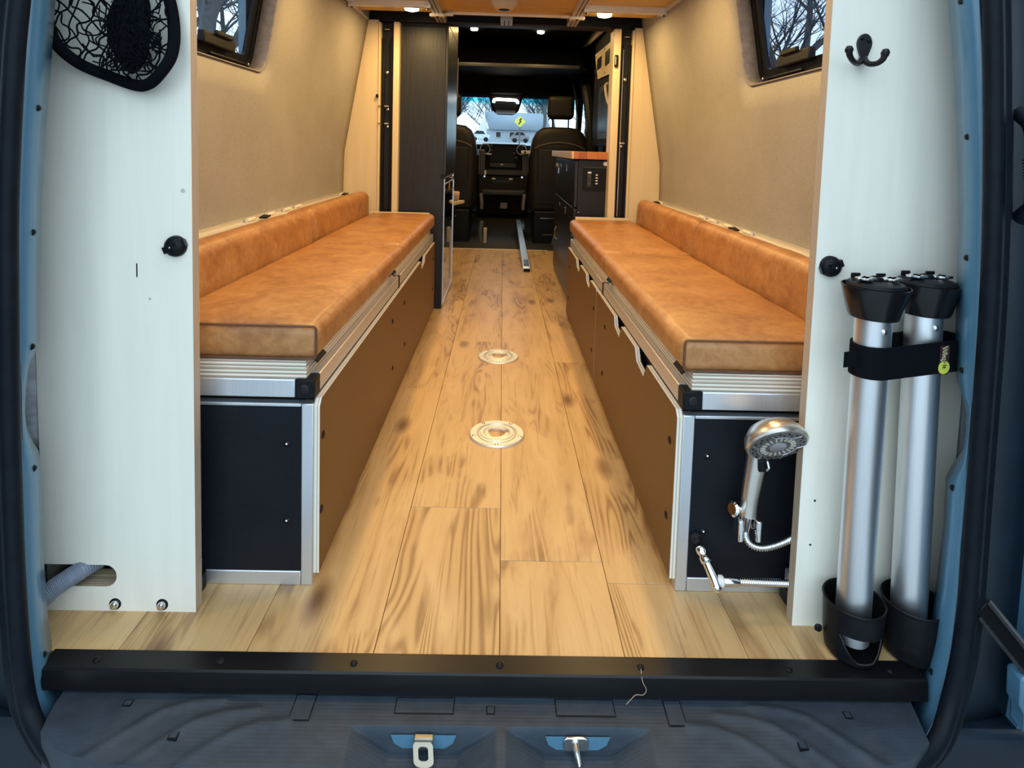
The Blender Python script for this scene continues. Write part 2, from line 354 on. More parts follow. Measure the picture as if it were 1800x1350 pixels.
# ---- side walls: linen panels with a window opening
def wx(z):   # half width of the van lining at height z
    pts = [(-.1, .818), (.616, .818), (.85, .812), (1.067, .796), (1.25, .768), (1.475, .722), (1.9, .60)]
    for (a, xa), (b_, xb) in zip(pts, pts[1:]):
        if z <= b_: return xa+(xb-xa)*(z-a)/(b_-a)
    return pts[-1][1]
def wall(side, s, name):
    y0, y1, z0, z1 = 1.05, 3.055, 0, 1.90
    hy0, hy1, hz0, hz1 = 1.22, (2.0 if s < 0 else 1.965), 1.078, 1.42
    hole = rrect(hy0, hy1, hz0, hz1, .055, 8); n = len(hole); cy, cz = (hy0+hy1)/2, (hz0+hz1)/2
    outer = []
    for (y, z) in hole:
        dy, dz = y-cy, z-cz; ts = []
        if dy > 1e-9: ts.append((y1-cy)/dy)
        if dy < -1e-9: ts.append((y0-cy)/dy)
        if dz > 1e-9: ts.append((z1-cz)/dz)
        if dz < -1e-9: ts.append((z0-cz)/dz)
        t = min(ts); outer.append((cy+dy*t, cz+dz*t))
    # make sure the four outer corners are present
    for c in ((y0, z0), (y0, z1), (y1, z0), (y1, z1)):
        k = min(range(n), key=lambda i: (outer[i][0]-c[0])**2+(outer[i][1]-c[1])**2); outer[k] = c
    mb = MB(); R = 14; vs = []
    for q in range(R+1):
        t = q/R
        for k in range(n):
            y = hole[k][0]*(1-t)+outer[k][0]*t; z = hole[k][1]*(1-t)+outer[k][1]*t
            lip = .006*math.exp(-(t*18)**1) if q else .006
            vs.append((s*(wx(z)+(lip if q == 0 else 0)), y, z))
    fs = [(q*n+k, q*n+(k+1) % n, (q+1)*n+(k+1) % n, (q+1)*n+k) for q in range(R) for k in range(n)]
    mb.add(vs, fs); o = struct(name, mb, 'linen', solid=.004, angle=50)
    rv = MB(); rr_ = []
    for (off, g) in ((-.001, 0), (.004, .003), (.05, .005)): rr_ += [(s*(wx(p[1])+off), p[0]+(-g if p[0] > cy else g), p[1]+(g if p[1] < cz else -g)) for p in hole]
    rv.add(rr_, [(q*n+k, q*n+(k+1) % n, (q+1)*n+(k+1) % n, (q+1)*n+k) for q in range(2) for k in range(n)]).build('window_reveal', 'reveal_grey', o, solid=.003)
    return (hy0, hy1, hz0, hz1)
for s, nm, wi in ((-1, 'wall_left', 1), (1, 'wall_right', 2)):
    hy0, hy1, hz0, hz1 = wall(nm, s, nm)
    # outer body skin around the window, so that no light leaks
    ring_o = rrect(hy0-.10, hy1+.10, hz0-.10, hz1+.10, .06, 6)
    def ring(a0, a1, b0, b1, c0, c1, d0, d1, ra, rb, off0, off1):
        A = rrect(a0, a1, b0, b1, ra, 8); C = rrect(c0, c1, d0, d1, rb, 8); n = len(A); mb = MB()
        vs = [(s*(wx(p[1])+off0), p[0], p[1]) for p in A]+[(s*(wx(p[1])+off0), p[0], p[1]) for p in C]+[(s*(wx(p[1])+off1), p[0], p[1]) for p in A]+[(s*(wx(p[1])+off1), p[0], p[1]) for p in C]
        fs = []
        for k in range(n):
            j = (k+1) % n
            fs += [(k, j, n+j, n+k), (2*n+k, 3*n+k, 3*n+j, 2*n+j), (k, 2*n+k, 2*n+j, j), (n+k, n+j, 3*n+j, 3*n+k)]
        return mb.add(vs, fs)
    wroot = struct('window_%d' % wi, ring(hy0-.03, hy1+.03, hz0-.03, hz1+.03, hy0+.03, hy1-.03, hz0+.028, hz1-.03, .075, .03, .046, .066), 'black')
    ring(hy0+.026, hy1-.026, hz0+.024, hz1-.026, hy0+.055, hy1-.055, hz0+.05, hz1-.05, .035, .02, .050, .062).build('sash', 'black', wroot)
    P = rrect(hy0+.045, hy1-.045, hz0+.04, hz1-.04, .02, 4)
    MB().add([(s*(wx(p[1])+.058), p[0], p[1]) for p in P], [tuple(range(len(P)))]).build('pane', 'tint' if s < 0 else 'tint2', wroot)
    # latch bar and lever on the lower rail
    zz = hz0+.045
    B(s*(wx(zz)+.028), s*(wx(zz)+.048), hy1-.36, hy1-.17, zz-.004, zz+.030).build('latch', 'black', wroot, bev=.004)
    B(s*(wx(zz)+.020), s*(wx(zz)+.032), hy1-.30, hy1-.20, zz+.026, zz+.040).build('latch_lever', 'black', wroot, bev=.003)
    B(s*(wx(zz)+.040), s*(wx(zz)+.050), hy1-.30, hy1-.06, zz-.026, zz-.020).build('track', 'blackmetal', wroot, bev=.002)
    screw(wroot, (s*(wx(hz0+.02)+.046), hy1-.03, hz0+.025), (-s, 0, 0), .004, 'steel')
    if s > 0: B(.752, .762, hy1-.26, hy1-.06, hz1-.062, hz1-.040).build('blind_rail', 'whitealu', wroot, bev=.002)
    # anchor holes near the wall top
    for (y, z) in ((2.74, 1.44), (2.99, 1.405)):
        MB().lathe([(.008, 0), (.008, .002), (.005, .003)], (s*(wx(z)-.002), y, z), (-s, 0, .2), 12).build('grommet', 'black', bpy.data.objects[nm])
    # aluminium rail along the foot of the lining
    rail = struct('trim_%d' % (1+wi), B(s*.772, s*.816, 1.06, 3.045, .586, .600), 'whitealu', bev=.003)
    B(s*.806, s*.815, 1.06, 3.045, .600, .612).build('lip', 'alu_y', rail)
    for y in (1.86, 2.02, 2.18, 2.30, 2.93):
        MB().tube([(s*.798, y, .606), (s*.798, y+.06, .606)], .006, 8).build('connector', 'clamp', rail)
# outer shells so that daylight enters only through the openings
for s, nm in ((-1, 'wall_outer_left'), (1, 'wall_outer_right')):
    mb = MB()
    for (a, b_, c, d) in ((.90, 6.9, -.12, 1.04), (.90, 6.2, 1.46, 2.0), (.90, 1.19, 1.04, 1.46), (2.04, 6.3, 1.04, 1.46)):
        mb.box(s*.875, s*.90, a, b_, c, d)
    struct(nm, mb, 'paint', smooth=False)
struct('ceiling', B(-.9, .9, .9, 3.15, 1.90, 1.93), 'linen', smooth=False)

# ---- wood pillar covers, lift tracks, header
def pillar(s, wi):
    xi = .644 if s < 0 else .657; xo = .568 if s < 0 else .587; xs = .537 if s < 0 else .549
    poly = [(s*xi, 0), (s*xi, 1.485)]+[(s*(wx(z)+.001), z) for z in (1.485, 1.35, 1.2, 1.067, .95, .8, .616, .3, 0)]
    p = struct('trim_%d' % (3+wi), MB().prism(poly, 'y', 3.055, 3.075), 'birch')
    B(s*xi, s*(xi-.012), 3.050, 3.20, 0, 1.475).build('return', 'birch', p, bev=.003)
    B(s*xs, s*xo, 3.048, 3.16, 0, 1.478).build('strip', 'birch', p, bev=.004)
    t = thing('lift_track', (s*(xi+xo)/2, 3.1, 0), 'black bed lift track on the %s pillar' % ('left' if s < 0 else 'right'), 'track', 'bed lift tracks')
    B(s*xo, s*(xi-.012), 3.085, 3.12, 0, 1.478).build('channel', 'blackmetal', t)
    xm = (xi-.012+xo)/2
    for dx in (-.022, .022): B(s*(xm+dx)-.007, s*(xm+dx)+.007, 3.066, 3.09, 0, 1.40).build('rail', 'black', t, bev=.003)
    B(s*(xm-.012)-.002, s*(xm-.012)+.002, 3.070, 3.09, .52, 1.38).build('belt', 'blackgloss' if s < 0 else 'steel', t)
    for z in ((1.054, .966) if s < 0 else (.90,)):
        B(s*xm-.012, s*xm+.010, 3.058, 3.07, z-.004, z+.004).build('pin', 'steel', t, bev=.001)
        if s < 0: B(s*(xi-.008)-.006, s*(xi-.008)+.006, 3.044, 3.052, z-.003, z+.003).build('pin', 'steel', t)
        screw(t, (s*(xm-.006), 3.064, z-.016), (0, -1, 0), .004, 'steel', 'bolt')
    for z in (1.225,): screw(t, (s*xm, 3.064, z), (0, -1, 0), .005, 'steel', 'bolt')
    MB().tube([(s*xm-.012, 3.055, 1.44), (s*xm+.012, 3.055, 1.44)], .005, 8).build('roller_pin', 'steel', t)
    if s < 0: B(-.652, -.640, 3.04, 3.055, 1.095, 1.112).build('stop', 'black', t, bev=.002)
    else:
        B(.553, .572, 3.034, 3.05, 1.285, 1.345).build('latch', 'blackgloss', t, bev=.004); B(.556, .560, 3.030, 3.036, 1.295, 1.335).build('latch_tongue', 'whitealu', t, bev=.001)
pillar(-1, 1); pillar(1, 2)
hd = struct('trim_6', B(-.74, .75, 3.085, 3.17, 1.484, 1.62), 'blackmetal', bev=.006)
B(-.29, .54, 3.076, 3.085, 1.485, 1.494).build('edge', 'greyplastic', hd, bev=.003)

# ---- cab shell
struct('wall_cab_left', B(-.80, -.78, 3.2, 6.3, 0, 1.95), 'cabblack')
struct('wall_cab_right', MB().box(.86, .872, 3.2, 6.3, 0, 1.95), 'cabblack')
struct('ceiling_cab', B(-.86, .87, 3.17, 6.0, 1.852, 1.90), 'cabblack')
cf = struct('floor_cab', MB().add([(-.8, 5.0, -.012), (.86, 5.0, -.012), (-.8, 5.75, -.012), (.86, 5.75, -.012), (-.8, 6.3, .17), (.86, 6.3, .17)], [(0, 1, 3, 2), (2, 3, 5, 4)]), 'carpet', solid=.02, soff=-1)
# overhead shelf and windscreen header
osf = struct('trim_7', B(-.8, .72, 5.30, 6.15, 1.572, 1.58), 'cabblack')
MB().rbox(-.8, .66, 5.28, 5.31, 1.572, 1.606, .006, 2, .3).build('shelf_lip', 'greyplastic', osf)
B(-.8, .86, 5.95, 6.0, 1.58, 1.9).build('shelf_back', 'cabblack', osf)
hdr = struct('trim_8', MB().prism([(5.9, 1.575), (6.02, 1.40), (6.10, 1.372), (6.25, 1.40), (6.25, 1.6)], 'x', -.82, .87), 'cabblack')
ws = struct('window_3', MB().add([(-.86, 6.12, 1.39), (.86, 6.12, 1.39), (.92, 6.95, .90), (-.92, 6.95, .90)], [(0, 1, 2, 3)]), 'wscreen')
MB().prism([(.735, .85), (.775, .85), (.80, 1.45), (.74, 1.45)], 'y', 6.0, 6.1).build('pillar_cover', 'cabblack', ws)
struct('wall_front', B(-.9, .9, 6.93, 6.96, -.1, .90), 'cabblack')

# ---- sliding-door side on the right: dark pillar, birch trims, grab handle
bp = struct('trim_9', MB().tube(smooth_path([(.70, 5.9, 1.93), (.715, 5.75, 1.70), (.745, 5.45, 1.45), (.775, 5.30, 1.15), (.79, 5.2, .7), (.80, 5.15, 0)], 6), .055, 10, sq=(1, 1)), 'black')
MB().tube(smooth_path([(.675, 5.86, 1.50), (.69, 5.70, 1.30), (.70, 5.62, 1.05), (.70, 5.6, .85)], 6), .010, 8).build('seat_belt', 'midgrey', bp)
bt = struct('trim_10', MB().add([(.745, 6.2, 1.935), (.745, 6.15, 1.88), (.742, 5.3, 1.80), (.742, 5.35, 1.86), (.735, 4.55, 1.76), (.735, 4.6, 1.83)], [(0, 1, 2, 3), (3, 2, 4, 5)]), 'birch', solid=.012)
sp = struct('door_1', MB().prism([(4.965, 1.652), (4.79, 1.432), (3.95, 1.395), (3.95, 1.625)], 'x', .742, .752), 'birch')
for (a, b_, c, d) in ((4.84, 4.62, 1.505, 1.595), (4.46, 4.19, 1.487, 1.592)):
    MB().prism([(p[0], p[1]) for p in rrect(min(a, b_), max(a, b_), c, d, .02, 4)], 'x', .7405, .745).build('opening', 'black', sp)
for (y, z) in ((4.88, 1.62), (4.80, 1.46), (4.5, 1.625), (4.1, 1.61), (4.45, 1.44), (4.05, 1.43)): screw(sp, (.742, y, z), (-1, 0, 0), .006, 'black')
B(.755, .80, 3.3, 5.05, .9, 1.75).build('door_frame', 'cabblack', sp)
MB().prism(rrect(3.6, 4.75, .95, 1.36, .06, 5), 'x', .748, .756).build('door_window_surround', 'greyplastic', sp)
MB().prism(rrect(3.66, 4.64, 1.0, 1.31, .05, 5), 'x', .744, .75).build('pane', 'black', sp)
MB().tube(smooth_path([(.73, 4.20, 1.335), (.715, 4.23, 1.325), (.712, 4.20, 1.28), (.716, 4.12, 1.20), (.735, 4.08, 1.15)], 5), .011, 8).build('grab_handle', 'beige', sp)

# ================================================================== BED PLATFORM
bed = thing('bed_platform', (0, 2.0, 1.48), 'raised bed platform with slotted aluminium rails and honey plywood underside', 'bed')
def extrusion(name, x0, x1, y0, y1, z0, z1, along):
    mb = MB().box(x0, x1, y0, y1, z0+.004, z1)
    o = mb.build(name, 'alu_y', bed)
    w_ = (x1-x0) if along == 'y' else (y1-y0); k = 3
    for i in range(k):
        a = (x0 if along == 'y' else y0)+w_*(i+.14)/k*1.0; c = a+w_*.24
        if along == 'y': B(a, c, y0, y1, z0, z0+.005).build('ridge', 'alu_y', o, bev=.001)
        else: B(x0, x1, a, c, z0, z0+.005).build('ridge', 'alu_y', o, bev=.001)
    if along == 'y':
        for q in (.295, .63): B(x0+w_*q, x0+w_*(q+.075), y0, y1, z0+.0005, z0+.0045).build('slot', 'black', o)
    else:
        for q in (.295, .63): B(x0, x1, y0+w_*q, y0+w_*(q+.075), z0+.0005, z0+.0045).build('slot', 'black', o)
    return o
for x0, x1, y1 in ((-.742, -.690, 3.035), (.700, .752, 3.02), (-.352, -.302, 3.055), (.305, .355, 3.05), (-.03, .03, 3.08)):
    extrusion('side_rail', x0, x1, 1.15 if abs(x0) > .1 else 2.98, y1, 1.480, 1.525, 'y')
for x0, x1, y in ((-.690, -.352, 2.70), (.355, .700, 2.68)):
    extrusion('cross_bar', x0, x1, y-.014, y+.014, 1.470, 1.50, 'x')
    for xx in (x0, x1): B(xx-.014, xx+.014, y-.018, y+.018, 1.466, 1.481).build('corner_bracket', 'alu_y', bed, bev=.002); MB().lathe([(.006, 0), (.005, .004)], (xx, y, 1.466), (0, 0, -1), 8).build('bolt', 'black', bed)
for xx, y in ((-.327, 2.86), (.330, 2.83)):
    B(xx-.036, xx+.036, y-.016, y+.016, 1.468, 1.481).build('clamp', 'clamp', bed, bev=.003); MB().lathe([(.007, 0), (.006, .003)], (xx, y-.0, 1.468), (0, 0, -1), 10).build('bolt', 'black', bed)
    sx = 1 if xx < 0 else -1
    B(xx+sx*.036, xx+sx*.075, y-.010, y+.012, 1.474, 1.485).build('bracket', 'clamp', bed, bev=.002)
for x0, x1, y1 in ((-.69, -.352, 2.90), (.355, .70, 2.88), (-.302, .305, 2.885)):
    B(x0, x1, 1.15, y1, 1.497, 1.512).build('underside_panel', 'honey_ply', bed)
B(-.285, .285, 2.872, 2.888, 1.485, 1.498).build('front_edge', 'clamp', bed, bev=.003)
B(-.80, .80, 1.15, 3.0, 1.526, 1.535).build('deck', 'cabblack', bed)
MB().rbox(-.76, .76, 1.15, 3.0, 1.536, 1.65, .03, 3, .4).build('mattress', 'cabblack', bed)
dm = thing('ceiling_vent_nozzle', (-.012, 2.63, 1.497), 'beige tapered round nozzle under the middle of the bed platform', 'nozzle')
MB().lathe([(.062, 0), (.058, .018), (.040, .036), (.036, .042), (.031, .042), (.026, .037), (.0, .037)], (-.012, 2.63, 1.497), (0, 0, -1), 32).build('nozzle_body', 'beige', dm)
MB().lathe([(.024, 0), (.020, .003), (.0, .003)], (-.012, 2.63, 1.4585), (0, 0, -1), 20).build('nozzle_mouth', 'black', dm)
def puck(x, y, z, label, watts, r=.033):
    t = thing('puck_light', (x, y, z), label, 'light', 'recessed puck lights')
    MB().lathe([(r+.004, 0), (r+.004, .003), (r, .005)], (x, y, z), (0, 0, -1), 28).build('bezel', 'clamp', t)
    MB().lathe([(r, 0), (r, .010), (r*.95, .015), (r*.6, .0185), (0, .019)], (x, y, z-.0045), (0, 0, -1), 28).build('lens', 'lens', t)
    ld = bpy.data.lights.new('puck_lamp', 'AREA'); ld.shape = 'DISK'; ld.size = 2*r; ld.energy = watts; ld.color = PUCK_C
    lo = bpy.data.objects.new('puck_lamp', ld); COL.objects.link(lo); lo.location = (x, y, z-.0245); lo.parent = t; lo.matrix_parent_inverse = Matrix.Translation((-x, -y, -z))
puck(-.437, 2.785, 1.497, 'lit puck light under the bed platform above the left bench', PUCK_W)
puck(.452, 2.785, 1.497, 'lit puck light under the bed platform above the right bench', PUCK_W)
for x, n in ((-.44, 'left'), (.45, 'right')):
    puck(x, 2.10, 1.497, 'second puck light row above the %s bench, out of view' % n, PUCK_W); puck(x, 1.42, 1.497, 'rearmost puck light above the %s bench, out of view' % n, PUCK_W)
for x in (-.27, .29): puck(x, 3.95, 1.852, 'added galley puck light on the %s, unseen above the bed platform' % ('left' if x < 0 else 'right'), 3.6, .03)  # unseen lamps added to brighten the far floor
puck(-.266, 5.02, 1.852, 'small lit puck light in the black cab ceiling, left one', 3.2, .03)
puck(.290, 5.06, 1.852, 'small lit puck light in the black cab ceiling, right one', 3.2, .03)

# ================================================================== BENCHES
def bench(s):
    L = s < 0; xi = .345 if L else .359; xo = .80; y0, y1 = 1.095, 3.0; dz = .003 if L else -.004
    nm = 'left' if L else 'right'
    t = thing('storage_bench', (s*.57, 2.05, 0), 'aluminium framed bench box with dark panels on the left, no tap' if L else 'aluminium framed bench box with dark panels on the right, carrying the shower', 'bench', 'storage benches')
    zt = .358+dz
    B(s*xi, s*(xi+.023), y0, y0+.023, 0, zt).build('post', 'alu', t, bev=.002)
    B(s*xi, s*(xi+.023), y1-.023, y1, 0, zt).build('post', 'alu', t, bev=.002)
    B(s*(xi+.0235), s*xo, y0, y0+.02, 0, .028).build('bottom_rail', 'alu', t, bev=.0015)
    B(s*(xi+.0235), s*xo, y0, y0+.02, zt-.006, zt).build('top_rail', 'alu', t, bev=.001)
    pl = [(s*(xi+.023), .028), (s*xo, .028), (s*xo, zt-.006)]+[(s*(xi+.023+.008-.008*math.sin(a)), zt-.006-.008+.008*math.cos(a)) for a in (0, .4, .8, 1.2, PI/2)]
    MB().prism(pl, 'y', y0+.002, y0+.012).build('front_panel', 'blackpanel', t)
    for z in (.278, .126):
        screw(t, (s*(xi+.050), y0+.002, z+dz), (0, -1, 0), .0045, 'black')
        MB().lathe([(.0022, 0), (.0015, .001)], (s*(xi+.050), y0-.0015, z+dz+.002), (0, -1, .3), 8).build('screw_socket', 'steel', t)
    # inner carcass closes the dark gap under the lid
    B(s*(xi+.012), s*xo, y0+.024, y1-.024, .02, .372+dz).build('carcass', 'black', t)
    # aisle panels with finger notches
    xa = xi-.012; top = .366+dz
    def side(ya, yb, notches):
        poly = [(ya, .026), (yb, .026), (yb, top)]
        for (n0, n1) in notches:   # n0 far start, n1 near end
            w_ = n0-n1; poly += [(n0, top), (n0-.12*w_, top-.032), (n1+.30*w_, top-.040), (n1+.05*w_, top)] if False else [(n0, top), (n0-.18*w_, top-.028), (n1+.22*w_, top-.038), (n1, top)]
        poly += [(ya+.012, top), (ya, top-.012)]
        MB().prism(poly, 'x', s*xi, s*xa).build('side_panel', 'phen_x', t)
    if L:
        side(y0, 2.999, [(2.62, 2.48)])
        sc_ = [(2.066, .301), (1.839, .301), (2.081, .147), (1.851, .146), (1.117, .291), (1.109, .146), (2.92, .30), (2.92, .147)]
    else:
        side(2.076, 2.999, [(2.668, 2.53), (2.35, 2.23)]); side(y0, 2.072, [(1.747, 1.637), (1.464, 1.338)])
        sc_ = [(2.124, .282), (1.885, .285), (2.138, .122), (1.902, .125), (2.908, .279), (2.909, .123), (1.135, .285), (1.135, .13)]
    for (y, z) in sc_: screw(t, (s*xa, y, z), (-s, 0, 0), .0055, 'blackmetal')
    # lid frame with black corner caps
    z0, z1 = .371+dz, .406+dz
    for (a, b_, sg) in ((y0-.003, 1.998, 0), (2.012, y1, 1)):
        na = a+.036 if sg == 0 else a
        B(s*(xi-.002), s*(xi+.030), na, b_, z0, z1).build('lid_bar', 'alu_y', t, bev=.002)
        B(s*(xi-.0005), s*(xi+.010), na, b_, z1, z1+.003).build('lid_lip', 'alu_y', t)
    B(s*(xi-.003), s*(xi+.0335), y0-.004, y0+.0325, z0-.001, z1+.001).build('corner_cap', 'black', t, bev=.003)
    MB().lathe([(.009, 0), (.009, .0008), (.007, .0014)], (s*(xi+.016), y0-.004, (z0+z1)/2), (0, -1, 0), 20).build('cap_button', 'blackmetal', t)
    B(s*(xi-.004), s*(xi+.03), 1.999, 2.011, z0-.004, z1+.003).build('corner_cap', 'black', t, bev=.001)
    B(s*(xi+.034), s*xo, y0-.003, y0+.028, z0, z1).build('lid_bar', 'alu', t, bev=.002)
    B(s*(xi+.03), s*xo, y0+.029, y1, z0+.002, z1-.004).build('lid_core', 'black', t)
    for k in range(2):
        a = z1+.003 if k == 0 else z1+.019
        B(s*(xi+.014+.001*k), s*xo, y0+.002, 1.99, a-.003*(k == 0), z1+.0185 if k == 0 else z1+.034).build('board', 'ply_z', t, bev=.001)
    B(s*(xi+.014), s*xo, 2.0, y1, z1, z1+.034).build('board', 'ply_z', t)
    eb = B(s*(xi+.022), s*.69, y1+.012, y1+.03, 0, .516).build('divider_board', 'birch', None, bev=.002)
    tag(eb, 'pale wood divider board at the far end of the %s bench' % nm, 'board', 'bench end boards')
    for y in (y0+.05, 1.93, 2.95):   # dark strap ends under the cushion edge
        MB().obox((s*(xi+.006), y, z1+.031), (.007*s, 0, .007), (0, .028, 0), (-.0008, 0, .0008*s)).build('strap_end', 'black', t)
    return t, z1+.034
def wr(amp, f1=17, f2=31):
    return lambda p: amp*(math.sin(p.x*f1+p.y*f2*.6+1.3)*math.sin(p.y*f1*.9+p.z*f2)+.5*math.sin(p.y*47+p.x*29)*math.sin(p.z*60+p.x*41))
def cushion(x0, x1, y0, y1, z0, z1, label, grp, r=.019, crown=.008, near_seam=True, name='seat_cushion', tilt=0, slope=0):
    t = thing(name, ((x0+x1)/2, (y0+y1)/2, z0), label, 'cushion', grp)
    xa, xb = min(x0, x1), max(x0, x1); nz = wr(.0016); sgn = -1 if x0 < 0 else 1
    def fn(p, d):
        u = (p.x-xa)/(xb-xa)*2-1; v = (p.y-y0)/(y1-y0)*2-1; h = (p.z-z0)/(z1-z0)
        k = (1-u**4)*(1-v**8)
        q = p.copy(); q.z += crown*k*h+nz(p)*.6*h
        side = max(0, 1-abs(h*2-1)**2)
        if slope: q.z -= slope*h*(u*sgn+1)/2
        q.x += (nz(p)*1.6+.004*side*u*abs(u)**3)*min(1, h*3); q.x += tilt*(h-.5)
        q.y += nz(Vector((p.z*3, p.x, p.y)))*1.1*side*(abs(v)**8)
        return q
    MB().rbox(xa, xb, y0, y1, z0, z1, r, 4, .035, fn).build('cover', 'leather', t, angle=80)
    if near_seam:
        rr = rrect(xa+.004, xb-.004, z0+.003, z1-.003, .006, 3)
        MB().tube([(p[0]+tilt*((p[1]-z0)/(z1-z0)-.5), y0+.003, p[1]+crown*.12*((p[1]-z0)/(z1-z0))) for p in rr], .0024, 6, closed=True).build('piping', 'leatherdark', t)
    return t
gs, gb = 'tan leather seat cushions', 'tan leather backrest bolsters'
t, zL = bench(-1); t, zR = bench(1)
cushion(-.338, -.655, 1.095, 2.026, zL+.002, .512, 'long tan leather seat cushion on the left bench, nearest the rear door', gs)
cushion(-.338, -.655, 2.033, 3.000, zL+.002, .514, 'tan leather seat cushion on the left bench beside the tall black cabinet', gs, near_seam=False)
cushion(.352, .670, 1.095, 2.030, zR+.002, .502, 'long tan leather seat cushion on the right bench above the shower', gs)
cushion(.352, .670, 2.037, 3.000, zR+.002, .505, 'tan leather seat cushion on the right bench beside the butcher block counter', gs, near_seam=False)
cushion(-.668, -.787, 1.100, 2.112, zL+.002, .620, 'tan leather backrest bolster on the left bench, nearer of the two', gb, .034, .004, False, 'backrest_cushion', -.012, .026)
cushion(-.668, -.787, 2.118, 3.005, zL+.002, .624, 'tan leather backrest bolster on the left bench, by the lift track', gb, .034, .004, False, 'backrest_cushion', -.012, .026)
cushion(.683, .787, 1.100, 2.088, zR+.002, .622, 'tan leather backrest bolster on the right bench, nearer of the two', gb, .034, .004, False, 'backrest_cushion', .012, .026)
cushion(.683, .787, 2.094, 2.985, zR+.002, .624, 'tan leather backrest bolster on the right bench, by the lift track', gb, .034, .004, False, 'backrest_cushion', .012, .026)
for s in (-1, 1):
    for bo in [o for o in COL.objects if o.name.startswith('backrest_cushion') and o.location.x*s > 0]:
        ye = [1.95, 2.93] if bo.location.y < 2 else [2.20, 2.93]
        MB().obox((s*.768, ye[0 if bo.location.y < 2 else 1]-.02, .611), (.012, 0, 0), (0, .018, .002), (0, 0, .0025)).build('pull_tab', 'black', bo)

# ================================================================== REAR PLYWOOD PANELS
pL = thing('plywood_panel', (-.67, 1.036, 0), 'pale birch plywood panel at the rear left with a round-ended slot at its foot', 'panel', 'rear plywood panels')
slot = [(-.80, .046), (-.694, .046)]+[(-.694+.0205*math.cos(a), .0665+.0205*math.sin(a)) for a in (-1.2, -.8, -.4, 0, .4, .8, 1.2)]+[(-.694, .087), (-.80, .087)]
poly = [(-.533, 0), (-.533, 1.9), (-.62, 1.9)]+[(-.72, 1.5), (-.79, 1.2), (-.806, .9), (-.806, .4), (-.802, .087)]+[(p[0], p[1]) for p in reversed(slot[1:-1])]+[(-.802, .046), (-.80, 0)]
MB().prism(poly, 'y', 1.025, 1.047).build('board', 'ply_y', pL)
for x in (-.677, -.593):
    MB().lathe([(.0105, 0), (.0105, .001), (.006, .0012)], (x, 1.025, .0138), (0, -1, 0), 20).build('bolt_recess', 'black', pL)
    MB().lathe([(.0075, 0), (.0072, .004), (.005, .0075), (.0, .0088)], (x, 1.024, .0138), (0, -1, 0), 20).build('bolt', 'steel', pL)
MB().obox((-.6285, 1.0247, .625), (.0009, 0, .0002), (0, .0004, 0), (0, 0, .012)).build('scratch', 'black', pL)
for (x, z, a, c) in ((-.548, .765, .004, .0022), (-.79, .745, .003, .003), (-.607, .575, .0025, .002)):
    MB().lathe([(a, 0), (a*.5, .0003)], (x, 1.0249, z), (0, -1, 0), 10).build('pin_knot', 'knotwood', pL)
pR = thing('plywood_panel', (.69, 1.026, 0), 'pale birch plywood panel at the rear right carrying the coat hook and tubes', 'panel', 'rear plywood panels')
polyR = [(.551, 0), (.812, 0), (.828, .2), (.829, .43), (.815, .7), (.80, 1.1), (.74, 1.5), (.62, 1.9), (.551, 1.9)]
MB().prism(polyR, 'y', 1.015, 1.037).build('board', 'ply_y', pR)
for (x, z) in ((.578, .238), (.575, .155)): MB().lathe([(.0022, 0), (.001, .0005)], (x, 1.0149, z), (0, -1, 0), 8).build('pilot_hole', 'black', pR)
# dark brackets behind the feet of the panels
for s, x in ((-1, -.545), (1, .562)):
    tb = thing('floor_bracket', (x, 1.07, 0), 'black angle bracket on the floor behind the %s plywood panel' % ('left' if s < 0 else 'right'), 'bracket', 'black floor brackets')
    B(x-.006*0, x+s*.05, 1.05, 1.09, 0, .035).build('foot', 'black', tb, bev=.003)
    B(x+s*.006, x+s*.03, 1.055, 1.085, .035, .06).build('cap', 'alu', tb, bev=.002)
# grey drain hose behind the slot
gh = thing('corrugated_hose', (-.77, .995, 0), 'grey corrugated hose looping out of the slot at the rear left', 'hose')
hp = smooth_path([(-.805, .990, .020), (-.788, .992, .040), (-.766, .998, .062), (-.742, 1.02, .074), (-.71, 1.075, .078), (-.66, 1.14, .076)], 60)
MB().tube(hp, [.0160+.0005*math.sin(i*1.5) for i in range(len(hp))], 16).build('hose_body', 'greyhose', gh)
sh = thing('drawer_slide', (-.70, 1.10, 0), 'steel slide hardware seen through the slot behind the left panel', 'hardware')
B(-.73, -.66, 1.085, 1.095, .06, .075).build('slide', 'steel', sh, bev=.002)
B(-.80, -.64, 1.060, 1.080, .001, .040).build('cleat', 'birch', sh, bev=.002)
# round black turn catches
def catch(x, y, z, label):
    t = thing('turn_catch', (x, y, z), label, 'catch', 'round black turn catches')
    MB().lathe([(.0185, 0), (.0185, .004), (.017, .009), (.012, .013), (.0, .015)], (x, y, z), (0, -1, 0), 32).build('dome', 'black', t)
    for a in (.4, PI+.4): MB().obox((x+.017*math.cos(a), y-.006, z+.017*math.sin(a)), (.003*math.cos(a), 0, .003*math.sin(a)), (0, .004, 0), (-.006*math.sin(a), 0, .006*math.cos(a))).build('lug', 'blackgloss', t)
    MB().obox((x-.002, y-.0135, z+.003), (.0075, 0, .002), (0, .001, 0), (-.0008, 0, .003)).build('grip', 'blackgloss', t)
    MB().lathe([(.0022, 0), (.0012, .001)], (x-.005 if x < 0 else x+.005, y-.0140, z-.001), (0, -1, 0), 10).build('screw', 'steel', t)
catch(-.560, 1.025, .669, 'round black turn catch on the left plywood panel'); catch(.576, 1.015, .665, 'round black turn catch on the right plywood panel')
